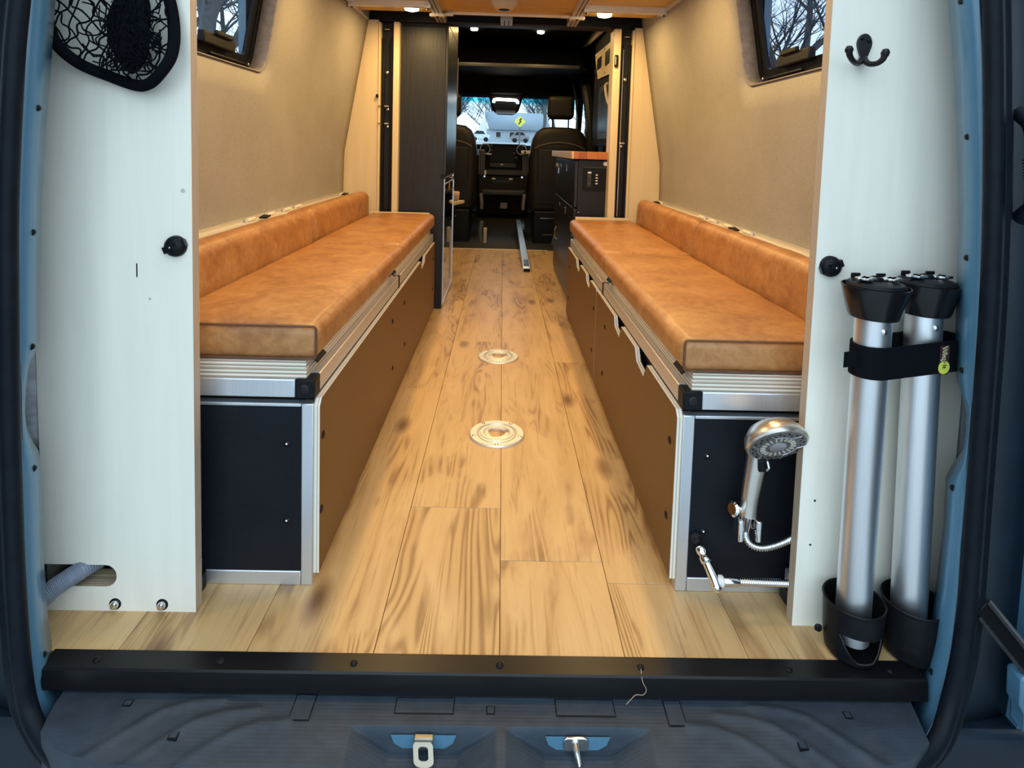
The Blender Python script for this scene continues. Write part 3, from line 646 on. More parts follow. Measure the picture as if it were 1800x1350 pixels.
# double coat hook
hk = thing('coat_hook', (.608, 1.015, 1.03), 'matte black double coat hook on the right plywood panel', 'hook')
out = []
for i in range(40):
    a = i/40*2*PI; z = math.cos(a); x = math.sin(a)
    out.append((.608+x*(.0125 if z > -.2 else .0125-.004*(-z-.2)/.8)*(1 if z > 0 else (1-.35*min(1, -z*1.1))), 1.048+z*(.017 if z > 0 else .034)))
MB().prism(out, 'y', 1.015, 1.0095).build('back_plate', 'blackmetal', hk, bev=.0022, seg=3)
HKL = [(.604, 1.007, 1.024), (.588, .992, 1.012), (.571, .978, 1.013), (.560, .970, 1.021), (.556, .966, 1.030)]
HKR = [(.605, 1.007, 1.024), (.603, .990, 1.012), (.609, .977, 1.010), (.614, .969, 1.016), (.616, .966, 1.027)]
for base_p in (HKL, HKR):
    pth = smooth_path(base_p, 7)
    n = len(pth); MB().tube(pth, [.0055-.001*math.sin(i/n*PI)+(.0012 if i > n-5 else 0) for i in range(n)], 12).build('prong', 'blackmetal', hk)
    MB().lathe([(.0, -.0062), (.0045, -.0045), (.0064, 0), (.0045, .0045), (0, .0062)], pth[-1], (0, 0, 1), 12).build('prong_tip', 'blackmetal', hk)
for dx in (-.006, .006): screw(hk, (.608+dx, 1.0095, 1.055-dx*.3), (0, -1, 0), .0024, 'black')
# net bag
nb = thing('net_bag', (-.64, 1.0, .96), 'black string net bag with a wide elastic rim on the left plywood panel', 'bag')
rim = [(-.745, 1.12), (-.744, 1.06), (-.733, 1.008), (-.705, .975), (-.660, .955), (-.615, .941), (-.585, .943), (-.560, .962), (-.546, .99), (-.548, 1.03), (-.558, 1.08), (-.575, 1.14), (-.62, 1.18), (-.68, 1.185), (-.725, 1.16)]
rp = smooth_path([(p[0], .998-.012*math.sin(i*1.1), p[1]) for i, p in enumerate(rim+rim[:1])], 8)[:-1]
MB().tube(rp, .0098, 12, closed=True, sq=(1, .8)).build('rim', 'net', nb)
def inside(x, z):
    c = False; n = len(rp)
    for i in range(n):
        a, b_ = rp[i], rp[(i+1) % n]
        if (a.z > z) != (b_.z > z) and x < (b_.x-a.x)*(z-a.z)/(b_.z-a.z)+a.x: c = not c
    return c
net = MB()
for fam in (0, 1):
    for k in range(-16, 17):
        run = []
        for i in range(70):
            t = -.16+i*.0046; q = k*.0165
            a, b_ = (t+q, t-q) if fam == 0 else (t+q, -t+q)
            x = -.645+a*.72; z = 1.06+b_*.85
            x += .006*math.sin(z*90+k*1.3)+.004*math.sin(z*170+fam*2+k); z += .006*math.sin(x*110+k*2.1)
            pull = math.exp(-((x+.615)**2+(z-1.02)**2)/.0022); x += (-.615-x)*.45*pull; z += (1.02-z)*.45*pull
            y = 1.0-.016*math.exp(-((x+.64)**2+(z-1.05)**2)/.006)+.003*math.sin(k*3+t*60)
            if inside(x, z): run.append((x, y, z))
            else:
                if len(run) > 3: net.tube(run, .0016, 4)
                run = []
        if len(run) > 3: net.tube(run, .0016, 4)
net.build('netting', 'net', nb, smooth=True)
def lump(p):
    d = Vector(p); return d
bl = MB(); rg = random.Random(3)
bl.grid(lambda u, v: (-.612+.034*math.sin(v*PI)*math.cos(u*2*PI)*(1+.14*math.sin(u*19+v*9)), .992+.011*math.sin(v*PI)*math.sin(u*2*PI), 1.035-.072*math.cos(v*PI)*(1+.08*math.sin(u*11))), 36, 20)
bl.build('gathered_net', 'net', nb)
cords = MB()
for k in range(95):
    a = rg.uniform(0, 2*PI); rr_ = rg.uniform(.2, 1.0); x = -.612+math.cos(a)*.042*rr_; z = 1.02+math.sin(a)*.062*rr_; pts = []; dx, dz_ = rg.uniform(-1, 1), rg.uniform(-1, 1)
    for i in range(9):
        pts.append((x, .980+rg.uniform(-.004, .006)+.012*min(1, ((x+.612)/.05)**2), z)); dx += rg.uniform(-.8, .8); dz_ += rg.uniform(-.8, .8); n_ = math.hypot(dx, dz_)+.01; x += dx/n_*.0075; z += dz_/n_*.0085
        x = max(-.70, min(-.565, x)); z = max(.962, z)
    cords.tube(smooth_path(pts, 3), .0012, 4)
cords.build('loose_cords', 'net', nb)

# ================================================================== TABLE-LEG TUBES, STRAP, CUP HOLDERS
def tube_leg(xt, xb, yt, yb, k, label):
    zt, zb = .603, .030; t = thing('table_leg', (xb, yb, zb), label, 'table leg', 'aluminium table legs')
    def ax(z): return xb+(xt-xb)*(z-zb)/(zt-zb)
    def ay(z): return yb+(yt-yb)*(z-zb)/(zt-zb)
    y = yt
    MB().tube([(ax(zb), yb, zb), (ax(.3), ay(.3), .3), (ax(zt), y, zt)], .0275*k, 40).build('tube', 'alu_tube', t)
    o = (xt, y, .598)
    MB().lathe([(.0280, 0), (.0362, .001), (.0388, .006), (.0465, .036), (.0495, .049), (.0498, .052), (.0480, .052), (.0470, .046), (.0470, .042), (0, .042)], o, (0, 0, 1), 48).build('end_cup', 'blackgloss', t)
    MB().lathe([(.0435, 0), (.0435, .010), (.040, .014), (.022, .018), (0, .018)], (xt, y, .641), (0, 0, 1), 40).build('hub', 'black', t)
    for sx in (-1, 1):
        cl = MB()
        for a, l, w_ in ((0, .0155, .0055), (PI/2, .012, .0055), (PI/4, .010, .006)):
            cl.obox((xt+sx*.021, y-.006, .662), (l*math.cos(a), l*math.sin(a), 0), (-w_*math.sin(a), w_*math.cos(a), 0), (0, 0, .0022))
        cl.build('locking_claw', 'steel', t, bev=.001)
        B(xt+sx*.021-.008, xt+sx*.021+.008, y+.020, y+.023, .657, .666).build('tab', 'black', t, bev=.002)
    MB().lathe([(.009, 0), (.009, .006), (.006, .007), (.006, .003), (0, .003)], (xt, y, .658), (0, 0, 1), 20).build('centre_boss', 'black', t)
    dv = Vector((-.012, -1, 0)).normalized()
    MB().lathe([(.0048, 0), (.0045, .0015), (.0025, .003), (0, .0032)], (ax(.581)+.001, ay(.581)-.0273*k, .581), dv, 14).build('rivet', 'steel', t)
    return t
tube_leg(.608, .6255, .935, .9585, .985, 'left one of two silver table-leg tubes strapped upright on the right panel')
tube_leg(.7127, .7270, .966, .9640, 1, 'right one of two silver table-leg tubes, next to the blue door frame')
st_ = thing('strap', (.68, .963, .523), 'black hook-and-loop strap holding the two silver tubes together', 'strap')
SA, SB = Vector((.6105, .938)), Vector((.7395, .9632)); SS = (SB.y-SA.y)/(SB.x-SA.x); ST = math.atan(SS)
def stadium(r, n=14):
    return [(SA.x+r*math.cos(a), SA.y+r*math.sin(a)) for a in [ST+PI/2+PI*i/n for i in range(n+1)]]+[(SB.x+r*math.cos(a), SB.y+r*math.sin(a)) for a in [ST-PI/2+PI*i/n for i in range(n+1)]]
def shear(mb): mb.v = [(x, y+SS*(x-.7235), z) for x, y, z in mb.v]; return mb
ao, ai = stadium(.0315), stadium(.0288); n = len(ao); mb = MB()
def sz(x, base): return base+(.008*(x-.6)/.14)
mb.add([(p[0], p[1], sz(p[0], .503)) for p in ao]+[(p[0], p[1], sz(p[0], .555)) for p in ao]+[(p[0], p[1], sz(p[0], .555)) for p in ai]+[(p[0], p[1], sz(p[0], .503)) for p in ai],
       [(a*n+k, a*n+(k+1) % n, ((a+1) % 4)*n+(k+1) % n, ((a+1) % 4)*n+k) for a in range(4) for k in range(n)])
mb.build('band', 'strap', st_)
MB().obox((.571, .926, .531), (.013, .002, .001), (0, .0012, 0), (0, 0, .0125)).build('loose_end', 'strap', st_)
ly = SA.y+SS*(.7235-SA.x)-.0316/math.cos(ST)-.0003
shear(MB().prism(rrect(.7145, .7330, .508, .556, .003, 3), 'y', ly, ly-.0006)).build('logo_patch', 'darkred', st_)
shear(MB().lathe([(.0108, 0), (.0108, .0006)], (.7235, ly-.0008, .5200), (0, -1, 0), 28)).build('logo_disc', 'yellowgreen', st_)
def text_mesh(s, size, name, mat, parent, M, ext=.0004, off=0):
    cu = bpy.data.curves.new(name, 'FONT'); cu.body = s; cu.size = size; cu.extrude = ext; cu.offset = off; cu.align_x = 'LEFT'; cu.resolution_u = 3
    tmp = bpy.data.objects.new(name+'_tmp', cu); COL.objects.link(tmp); dg = bpy.context.evaluated_depsgraph_get(); dg.update()
    me = bpy.data.meshes.new_from_object(tmp.evaluated_get(dg)); bpy.data.objects.remove(tmp); me.transform(M); me.name = name
    me.materials.clear(); me.materials.append(MT[mat]); o = bpy.data.objects.new(name, me); COL.objects.link(o); o.parent = parent
    o.matrix_parent_inverse = Matrix.Translation(-Vector(top_loc(parent))); return o
# lettering runs down the strap: text x -> -z, text y -> +x
def TM(x, y, z): return Matrix(((0, 1, 0, x), (0, SS, -1, y+SS*(x-.7235)), (-1, 0, 0, z), (0, 0, 0, 1)))
text_mesh('Wrap', .0112, 'logo_outline', 'paleyellow', st_, TM(.7198, ly-.0012, .5545), .0002, .0008)
text_mesh('Wrap', .0112, 'logo_word', 'black', st_, TM(.7198, ly-.0018, .5545), .0002)
text_mesh('\u00b7It', .0118, 'logo_word', 'black', st_, TM(.7198, ly-.0022, .5285), .0002)
def cup(x, y, label, front=True, scale=1):
    t = thing('cup_holder', (x, y, 0), label, 'cup holder', 'black cup holders')
    prof = [(.036, .001), (.0415, .008), (.0450, .03), (.0465, .06), (.048, .094), (.0495, .097), (.0485, .099), (.0462, .098), (.0445, .06), (.0430, .03), (.0395, .009), (.0, .008)]
    N = 120; mb = MB(); vs = []
    dense = []
    for (a, b_) in zip(prof, prof[1:]):
        k = max(1, int(math.hypot(a[0]-b_[0], a[1]-b_[1])/.0022))
        dense += [(a[0]+(b_[0]-a[0])*i/k, a[1]+(b_[1]-a[1])*i/k) for i in range(k)]
    dense.append(prof[-1])
    for r, z in dense:
        for k in range(N):
            a = k*2*PI/N; vs.append((x+r*math.cos(a), y+r*math.sin(a)*.98, z))
    fs = []
    for i in range(len(dense)-1):
        for k in range(N):
            a = (k+.5)*2*PI/N; r, z = dense[i]; f = (a-1.5*PI)
            f = (f+PI) % (2*PI)-PI
            low = .010+.040*abs((f-.05)/1.0)**2.4
            if front and .012 < z < .056 and z > low and abs(f) < 1.05 and z < .056-.004*f: continue
            fs.append((i*N+k, i*N+(k+1) % N, (i+1)*N+(k+1) % N, (i+1)*N+k))
    mb.add(vs, fs).build('holder', 'black', t, angle=50)
    if front:
        lip = []
        for i in range(25):
            f = -.98+i/24*2.0; z = .010+.040*abs((f-.05)/1.0)**2.4
            z = max(z, .0125); a = 1.5*PI+f; r = .040+.06*(z-.01); lip.append((x+(r+.0012)*math.cos(a), y+(r+.0012)*math.sin(a)*.98, z))
        MB().tube(lip, .0011, 6).build('window_lip', 'greyplastic', t)
    MB().lathe([(.0045, -.004), (.007, 0), (.0045, .004)], (x-.052, y+.012, .033), (0, 1, 0), 16).build('thumb_ring', 'black', t)
    B(x-.015, x+.015, y+.046, 1.0148, .03, .08).build('mount', 'black', t, bev=.003)
    return t
cup(.6265, .960, 'black cup holder with a smile-shaped window under the left tube')
cup(.7300, .960, 'black cup holder under the right tube, against the blue frame', front=False)

# ================================================================== SHOWER
sw = thing('hand_shower', (.48, 1.03, .17), 'brushed nickel hand shower clipped to the right bench front', 'shower')
hc = Vector((.500, 1.012, .346)); hn = Vector((.06, -.80, -.60)).normalized()
MB().lathe([(.0, -.034), (.022, -.033), (.040, -.027), (.0515, -.014), (.0555, -.002), (.0555, .003), (.053, .006), (.050, .0065)], hc, hn, 48, False).build('head_shell', 'nickel', sw)
MB().lathe([(.0505, .0), (.0500, .002), (.033, .0035), (.032, .0025), (.022, .0025), (.0, .0025)], hc+hn*.005, hn, 48).build('spray_face', 'midgrey', sw)
hu = hn.cross(Vector((0, 0, 1))).normalized(); hv = hu.cross(hn)
def hp_(a, r, d): return hc+hn*(.005+d)+hu*math.cos(a)*r+hv*math.sin(a)*r
face = bpy.data.objects['spray_face']
for k in range(34):
    a = k*2*PI/34; r = .0445 if k % 2 else .0395
    MB().lathe([(.0019, 0), (.0017, .0012), (0, .0013)], hp_(a, r, .0024), hn, 8).build('nozzle', 'black', face)
for k in range(20):
    a = (k+.5)*2*PI/20; d = (hu*math.cos(a)+hv*math.sin(a)); e = hn.cross(d)
    MB().obox(hp_(a, .0268, .003), d*.0045, e*.0015, hn*.0012).build('slot', 'whitealu', face)
for k in range(3):
    a = k*2*PI/3+PI/2; d = (hu*math.cos(a)+hv*math.sin(a)); e = hn.cross(d)
    pts = [hp_(a+f, .0355 if abs(f) < .45 else .048, .004) for f in (-.62, -.44, -.2, 0, .2, .44, .62)]
    MB().tube(pts, .0008, 5).build('face_rib', 'alu', face)
MB().lathe([(.0150, 0), (.0150, .0015), (.013, .0022), (0, .0022)], hc+hn*.0075, hn, 32).build('centre_disc', 'alu', face)
hpath = smooth_path([hc+Vector((-.004, .040, -.004)), (.490, 1.0535, .318), (.4835, 1.052, .275), (.4765, 1.050, .225), (.4735, 1.048, .188)], 8)
n = len(hpath); MB().tube(hpath, [.0225-.0075*min(1, i/(n*.8)) for i in range(n)], 20).build('handle', 'nickel', sw)
MB().obox((.4875, 1.0325, .292), (.0085, 0, .0006), (0, .0022, .001), (-.0012, 0, .011)).build('thumb_insert', 'black', sw, bev=.003)
MB().tube([(.4945, 1.029, .302), (.4955, 1.024, .292), (.4935, 1.027, .286)], .0022, 8).build('selector', 'alu', sw)
MB().tube([(.4735, 1.048, .192), (.4715, 1.050, .158)], [.0088, .0068], 16).build('hose_cone', 'chrome', sw)
def corr(path, r, k=.0011, f=1.9):
    L_ = sum((Vector(b_)-Vector(a)).length for a, b_ in zip(path, path[1:])); q = resample(path, int(L_/.0006))
    return MB().tube(q, [r+k*math.sin(i*2*PI*.0006/.0042) for i in range(len(q))], 14)
corr(smooth_path([(.4715, 1.050, .160), (.4715, 1.049, .146), (.480, 1.046, .133), (.497, 1.042, .129), (.520, 1.040, .134), (.546, 1.041, .144), (.575, 1.05, .152)], 16), .0058).build('hose', 'steel', sw)
hb = thing('shower_bracket', (.47, 1.07, .17), 'chrome shower clamp bracket with a round knob on the black panel', 'bracket')
for sx in (-1, 1):
    MB().obox((.4715+sx*.0165, 1.043, .166), (.0045, 0, 0), (0, .013, 0), (.0, 0, .020)).build('jaw', 'chrome', hb, bev=.0022, seg=3)
B(.456, .488, 1.060, 1.072, .152, .188).build('jaw_back', 'chrome', hb, bev=.003)
MB().tube([(.4715, 1.065, .17), (.4715, 1.099, .17)], .009, 14).build('stem', 'chrome', hb)
MB().lathe([(.006, 0), (.007, .008), (.012, .016), (.0135, .021), (.010, .024), (0, .0245)], (.462, 1.052, .196), (-.85, -.35, .25), 24).build('knob', 'chrome', hb)
MB().lathe([(.017, 0), (.017, .004), (.012, .006)], (.4715, 1.097, .17), (0, -1, 0), 24).build('base', 'blackmetal', hb)
vv = thing('water_valve', (.40, 1.08, .07), 'chrome angle valve with quick connector low on the right bench front', 'valve')
MB().lathe([(.012, 0), (.012, .006), (.008, .008), (.008, .018)], (.396, 1.097, .112), (.15, -1, -.25), 20).build('inlet', 'blackmetal', vv)
MB().lathe([(.0085, 0), (.0105, .003), (.0105, .010), (.0085, .013), (.0085, .016), (.0105, .019), (.0105, .026), (.007, .030)], (.398, 1.078, .104), (.25, -.75, -.60), 24).build('union_nut', 'chrome', vv)
MB().tube([(.404, 1.060, .089), (.413, 1.040, .070), (.417, 1.030, .058)], [.008, .0095, .0085], 18).build('body', 'chrome', vv)
MB().lathe([(.0095, 0), (.0105, .004), (.0085, .010), (.0055, .014), (0, .015)], (.415, 1.036, .062), (.25, -.55, -.8), 20).build('spindle', 'chrome', vv)
MB().lathe([(.007, 0), (.0105, .005), (.0105, .013), (.009, .015)], (.415, 1.038, .0655), (1, 0, .0), 24).build('coupler', 'white', vv)
MB().lathe([(.0078, 0), (.0088, .003), (.0085, .026), (.0068, .030)], (.429, 1.038, .0655), (1, 0, -.01), 22).build('ferrule', 'chrome', vv)
corr([(.456+i*.0009, 1.038, .065-.00002*i) for i in range(125)], .0060, .0009, 1.75).build('supply_hose', 'steel', vv)

# ================================================================== FLOOR FLANGES AND RAIL
def flange(x, y, label):
    t = thing('floor_flange', (x, y, 0), label, 'flange', 'round floor flanges')
    R0 = .0825; N = 72
    key = []
    for k in range(N):
        a = k*2*PI/N; d = (a-.35+PI) % (2*PI)-PI; r = .0255
        if abs(d) < .32: r = .037
        if abs((a-2.45+PI) % (2*PI)-PI) < .38: r = .030
        if abs((a-4.3+PI) % (2*PI)-PI) < .3: r = .029
        key.append(r)
    prof = [(R0, .0), (R0, .003), (R0-.003, .0065), (.0625, .0065), (.0612, .0045), (.0595, .0045), (.058, .0070), (.054, .0080), (.0525, .0062), (.0505, .0062), (.049, .0080), (.041, .0080), (.0395, .0065), (.038, .0072)]
    vs = []; fs = []
    for r, z in prof: vs += [(x+r*math.cos(k*2*PI/N), y+r*math.sin(k*2*PI/N), z) for k in range(N)]
    vs += [(x+key[k]*math.cos(k*2*PI/N), y+key[k]*math.sin(k*2*PI/N), .0072) for k in range(N)]
    vs += [(x+key[k]*math.cos(k*2*PI/N), y+key[k]*math.sin(k*2*PI/N), .0006) for k in range(N)]
    for i in range(len(prof)+1):
        fs += [(i*N+k, i*N+(k+1) % N, (i+1)*N+(k+1) % N, (i+1)*N+k) for k in range(N)]
    MB().add(vs, fs).build('ring', 'flangemetal', t, angle=30)
    for k in range(5):
        a = -PI/2+k*2*PI/5; screw(t, (x+.0715*math.cos(a), y+.0715*math.sin(a), .0062), (0, 0, 1), .0036, 'steel')
    hm = MB().add([(x+(key[k]-.001)*math.cos(k*2*PI/N), y+(key[k]-.001)*math.sin(k*2*PI/N), .0004) for k in range(N)], [tuple(range(N))])
    return t
flange(.005, 1.717, 'round metal table flange in the floor, the nearer of two'); flange(.004, 2.378, 'round metal table flange in the floor, the farther of two')
rl = thing('floor_rail', (.185, 4.1, 0), 'long aluminium slide rail lying from the floor into the cab', 'rail')
def rz(y): return max(0, (y-4.5))*.10 if y > 4.5 else 0
a0, a1 = (.190, 4.09), (.172, 5.85)
MB().add([(x, y, z) for (x, y, z) in ((.160, 4.09, 0), (.216, 4.09, 0), (.160, 4.09, .034), (.216, 4.09, .034), (.150, 5.85, .135), (.190, 5.85, .135), (.150, 5.85, .160), (.190, 5.85, .160))], [(0, 1, 3, 2), (4, 6, 7, 5), (0, 2, 6, 4), (1, 5, 7, 3), (2, 3, 7, 6), (0, 4, 5, 1)]).build('extrusion', 'alu_tube', rl, bev=.003)
B(.166, .212, 4.083, 4.092, .004, .024).build('end_plug', 'black', rl, bev=.002)
MB().obox((.188, 4.20, .0405), (.018, 0, 0), (0, .10, .006), (0, 0, .004)).build('slider', 'steel', rl, bev=.002)
for y in (4.14, 4.24): MB().lathe([(.006, 0), (.005, .004)], (.18, y, .043), (0, 0, 1), 10).build('bolt', 'black', rl)
B(.192, .222, 5.55, 5.80, .10, .15).build('bracket', 'paint', rl, bev=.003)
MB().lathe([(.012, 0), (.012, .12), (.02, .122), (.02, .134)], (.185, 5.6, .0), (0, 0, 1), 12).build('support_foot', 'black', rl)

# ================================================================== TALL CABINET AND FRIDGE (left)
tc = thing('tall_cabinet', (-.42, 3.6, 0), 'tall black stained wood cabinet at the end of the left bench', 'cabinet')
B(-.538, -.306, 3.09, 3.11, .0, 1.466).build('end_panel', 'blackwood', tc, bev=.002)
B(-.772, -.545, 3.13, 4.10, .0, 1.85).build('back_carcass', 'cabblack', tc)
B(-.54, -.308, 3.111, 3.70, .725, 1.855).build('upper_carcass', 'blackwood', tc)
B(-.54, -.312, 3.78, 3.85, .0, .60).build('lower_carcass', 'blackwood', tc)
B(-.3075, -.294, 3.094, 3.705, .705, 1.478).build('door', 'satinblack', tc, bev=.002)
B(-.3075, -.294, 3.094, 3.705, 1.482, 1.60).build('top_door', 'satinblack', tc, bev=.002)
B(-.319, -.297, 3.084, 3.094, .690, .716).build('hinge_block', 'black', tc, bev=.001)
B(-.294, -.2885, 3.69, 3.705, 1.18, 1.40).build('pull', 'beige', tc, bev=.001)
MB().tube([(-.293, 3.70, 1.03), (-.293, 3.70, 1.05)], .004, 8).build('catch', 'whitealu', tc)
fr = thing('fridge', (-.42, 3.45, 0), 'glossy black fridge with thin silver door frame below the tall cabinet', 'fridge')
B(-.53, -.312, 3.112, 3.70, .03, .70).build('body', 'black', fr)
B(-.312, -.3035, 3.1135, 3.700, .015, .692).build('door', 'mirrorblack', fr)
for (a, b_, c, d) in ((3.1115, 3.120, .012, .696), (3.694, 3.702, .012, .66), (3.112, 3.702, .690, .698), (3.12, 3.694, .655, .660), (3.112, 3.702, .012, .018)):
    B(-.3045, -.3000, a, b_, c, d).build('silver_trim', 'alu', fr)
MB().tube([(-.302, 3.42, .655), (-.302, 3.42, .61)], .003, 8).build('latch', 'steel', fr)
MB().lathe([(.006, 0), (.005, .004)], (-.3035, 3.67, .60), (1, 0, 0), 12).build('lock', 'steel', fr)
MB().tube([(-.302, 3.56, .36), (-.302, 3.56, .06)], .004, 8).build('bar_handle', 'alu', fr)
ls = thing('ledge', (-.30, 3.97, .50), 'short pale wooden ledge sticking out beyond the fridge', 'shelf')
MB().prism([(-.36, 3.86), (-.302, 3.86), (-.252, 4.02), (-.36, 4.02)], 'z', .478, .498).build('ledge_board', 'birch', ls, bev=.002)
B(-.36, -.31, 3.88, 4.0, .40, .478).build('ledge_bracket', 'black', ls)
rw = thing('rolled_towel', (-.30, 3.98, .50), 'tan rolled cloth lying on the pale wooden ledge', 'towel')
MB().tube(smooth_path([(-.36, 3.96, .53), (-.31, 3.95, .533), (-.283, 3.95, .532)], 4), [.027, .03, .031, .031, .031, .031, .03, .029, .026][:9], 16).build('roll', 'tanroll', rw)

# ================================================================== GALLEY (right)
ga = thing('galley_cabinet', (.6, 3.7, 0), 'low black galley cabinet beyond the right bench', 'cabinet')
B(.400, .74, 3.12, 4.24, .0, .808).build('carcass', 'blackmetal', ga, bev=.002)
for (a, b_, c, d) in ((3.124, 4.235, .555, .800), (3.124, 4.235, .03, .548)):
    dr = B(.3825, .3995, a, b_, c, d).build('door', 'satinblack', ga, bev=.002)
    B(.3798, .3825, 3.86, 3.90, d-.055, d-.035).build('catch_plate', 'steel', dr, bev=.001)
    B(.3798, .3825, 3.52, 3.54, d-.07, d-.03).build('handle', 'steel', dr, bev=.001)
B(.374, .3825, 4.02, 4.16, .742, .764).build('brass_tag', 'beige', ga, bev=.002)
B(.3785, .3815, 4.02, 4.04, .70, .74).build('hook', 'steel', ga)
MB().tube(smooth_path([(.381, 4.0, .34), (.372, 4.02, .32), (.372, 4.03, .27), (.381, 4.03, .25)], 4), .004, 8).build('pull', 'steel', ga)
op = MB().prism(rrect(.424, .548, .645, .770, .004, 3), 'y', 3.1195, 3.116).build('outlet_plate', 'black', ga)
B(.425, .547, 3.1145, 3.1195, .766, .772).build('plate_edge', 'greyplastic', ga)
B(.448, .470, 3.1135, 3.117, .665, .75).build('mains_outlet', 'greyplastic', op, bev=.001)
B(.450, .468, 3.1125, 3.1140, .738, .746).build('switch', 'white', op)
for z in (.685, .722):
    for dx in (-.004, .005): B(.459+dx-.0012, .459+dx+.0012, 3.1126, 3.1142, z-.005, z+.005).build('socket_slit', 'midgrey', op)
B(.486, .508, 3.1135, 3.117, .668, .745).build('usb_module', 'black', op, bev=.001)
for z in (.73, .715, .70, .685): B(.492, .503, 3.1122, 3.1140, z-.003, z+.003).build('usb_port', 'white', op)
MB().lathe([(.012, 0), (.012, .006), (.009, .010), (0, .011)], (.541, 3.1195, .790), (0, -1, 0), 24).build('knob', 'knobw', ga)
MB().lathe([(.003, 0), (.002, .002)], (.408, 3.1195, .53), (0, -1, 0), 8).build('screw', 'white', ga)
ct = thing('countertop', (.55, 3.7, .81), 'butcher block countertop of pale, orange and red staves', 'countertop')
for (x0, x1, mt) in ((.360, .372, 'stave_a'), (.3722, .400, 'stave_b'), (.4002, .440, 'stave_c'), (.4402, .50, 'stave_b'), (.5002, .57, 'stave_b'), (.5702, .65, 'stave_c'), (.6502, .74, 'stave_a')):
    B(x0, x1, 3.098, 4.36, .812, .8515).build('stave', mt, ct, bev=.0015)

# ================================================================== CAB
def seat(cx, s, label, arm):
    t = thing('cab_seat', (cx, 5.45, -.01), label, 'seat', 'cab seats')
    half = [(.255, .30), (.268, .45), (.272, .70), (.268, .86), (.250, .95), (.215, 1.02), (.16, 1.058), (.08, 1.068)]
    outl = [(cx+x, z) for x, z in half]+[(cx-x, z) for x, z in reversed(half)]
    mb = MB(); n = len(outl); layers = [(5.44, .92), (5.40, .985), (5.42, .96)]
    cz = .68
    prof = [(5.375, .80), (5.385, .93), (5.41, .985), (5.47, 1.0), (5.53, .985), (5.56, .90)]
    vs = []
    for (y, k) in prof: vs += [(cx+(x-cx)*k, y+.12*(1.0-z)*-.35, cz+(z-cz)*k) for x, z in outl]
    fs = [(i*n+k, i*n+(k+1) % n, (i+1)*n+(k+1) % n, (i+1)*n+k) for i in range(len(prof)-1) for k in range(n)]+[tuple(range(n)), tuple((len(prof)-1)*n+k for k in range(n))]
    mb.add(vs, fs); mb.build('backrest', 'seat', t, angle=60)
    pa = [(cx-.225+.45*i/16, 5.364-.012*math.sin(i/16*PI), .865+.060*math.sin(i/16*PI)**.7) for i in range(17)]
    MB().tube(pa, .006, 6).build('piping', 'seatpipe', t)
    MB().rbox(cx-.20, cx+.20, 5.352, 5.372, .36, .86, .009, 2, .2).build('back_shell', 'seat', t)
    MB().rbox(cx-.123, cx+.123, 5.37, 5.48, 1.135, 1.345, .045, 5, .06, lambda p, d: (cx+(p.x-cx)*(1-.18*max(0, 1.22-p.z)*5*.4), p.y, p.z)).build('headrest', 'seat', t)
    for dx in (-.07, .075): MB().tube([(cx+dx, 5.43, 1.04), (cx+dx, 5.43, 1.15)], .007, 8).build('headrest_post', 'steel' if dx < -9 else 'blackmetal', t)
    MB().rbox(cx-.26, cx+.26, 5.35, 5.95, .28, .46, .06, 4, .1).build('seat_base', 'seat', t)
    MB().prism([(5.38, 0), (5.85, .08), (5.85, .30), (5.33, .30), (5.33, 0)], 'x', cx-.22, cx+.22).build('pedestal', 'black', t, bev=.01)
    B(cx-.16, cx+.10, 5.325, 5.335, .235, .242).build('lever_bar', 'steel', t)
    B(cx-.14, cx+.02, 5.325, 5.335, .085, .092).build('pedestal_trim', 'midgrey', t)
    for k in (-1, 1): MB().prism([(cx-s*.02+k*.022-.018, 0), (cx-s*.02+k*.022+.018, 0), (cx-s*.02+k*.016+.006, .085), (cx-s*.02+k*.016-.006, .085)], 'y', 5.27, 5.30).build('floor_anchor', 'midgrey', t, bev=.002)
    ax_ = cx+arm
    MB().rbox(ax_-.026, ax_+.026, 5.43, 5.50, .60, .845, .02, 3, .06).build('armrest', 'greyplastic', t)
    MB().tube([(ax_-.02, 5.425, .62), (ax_-.022, 5.425, .80), (ax_-.012, 5.425, .842), (ax_+.012, 5.425, .842), (ax_+.023, 5.425, .80), (ax_+.023, 5.425, .64)], .003, 6).build('armrest_edge', 'midgrey', t)
    MB().lathe([(.010, 0), (.008, .01)], (ax_-s*.0+(.03 if s < 0 else -.03), 5.40, .60), (0, -1, 0), 12).build('pivot', 'steel', t)
    MB().tube([(ax_+(.01 if s < 0 else -.01), 5.42, .30), (ax_+(.01 if s < 0 else -.01), 5.42, .36), (ax_, 5.45, .44)], .016, 8).build('buckle', 'midgrey', t)
    return t
sl = seat(-.507, -1, 'black cab seat on the left, half hidden by the tall cabinet', .315)
sr = seat(.515, 1, 'black cab seat on the right, behind the butcher block counter', -.305)
B(.166, .250, 5.38, 5.46, .815, .845).build('armrest_clip', 'beige', sr, bev=.004); MB().lathe([(.010, 0), (.008, .004)], (.20, 5.38, .83), (0, -1, 0), 12).build('clip_button', 'black', sr)
B(-.155, -.125, 5.28, 5.34, .0, .14).build('side_bracket', 'beige', sl, bev=.004); MB().tube([(-.175, 5.3, .0), (-.185, 5.3, .12), (-.17, 5.3, .20)], .02, 10).build('lever', 'midgrey', sl)
da = thing('dashboard', (0, 6.4, .17), 'black cab dashboard with a wide centre screen and two round vents', 'dashboard')
MB().prism([(6.18, .40), (6.14, .62), (6.18, .78), (6.35, .845), (6.92, .83), (6.92, .30), (6.4, .17)], 'x', -.84, .84).build('body', 'cabblack', da, bev=.02)
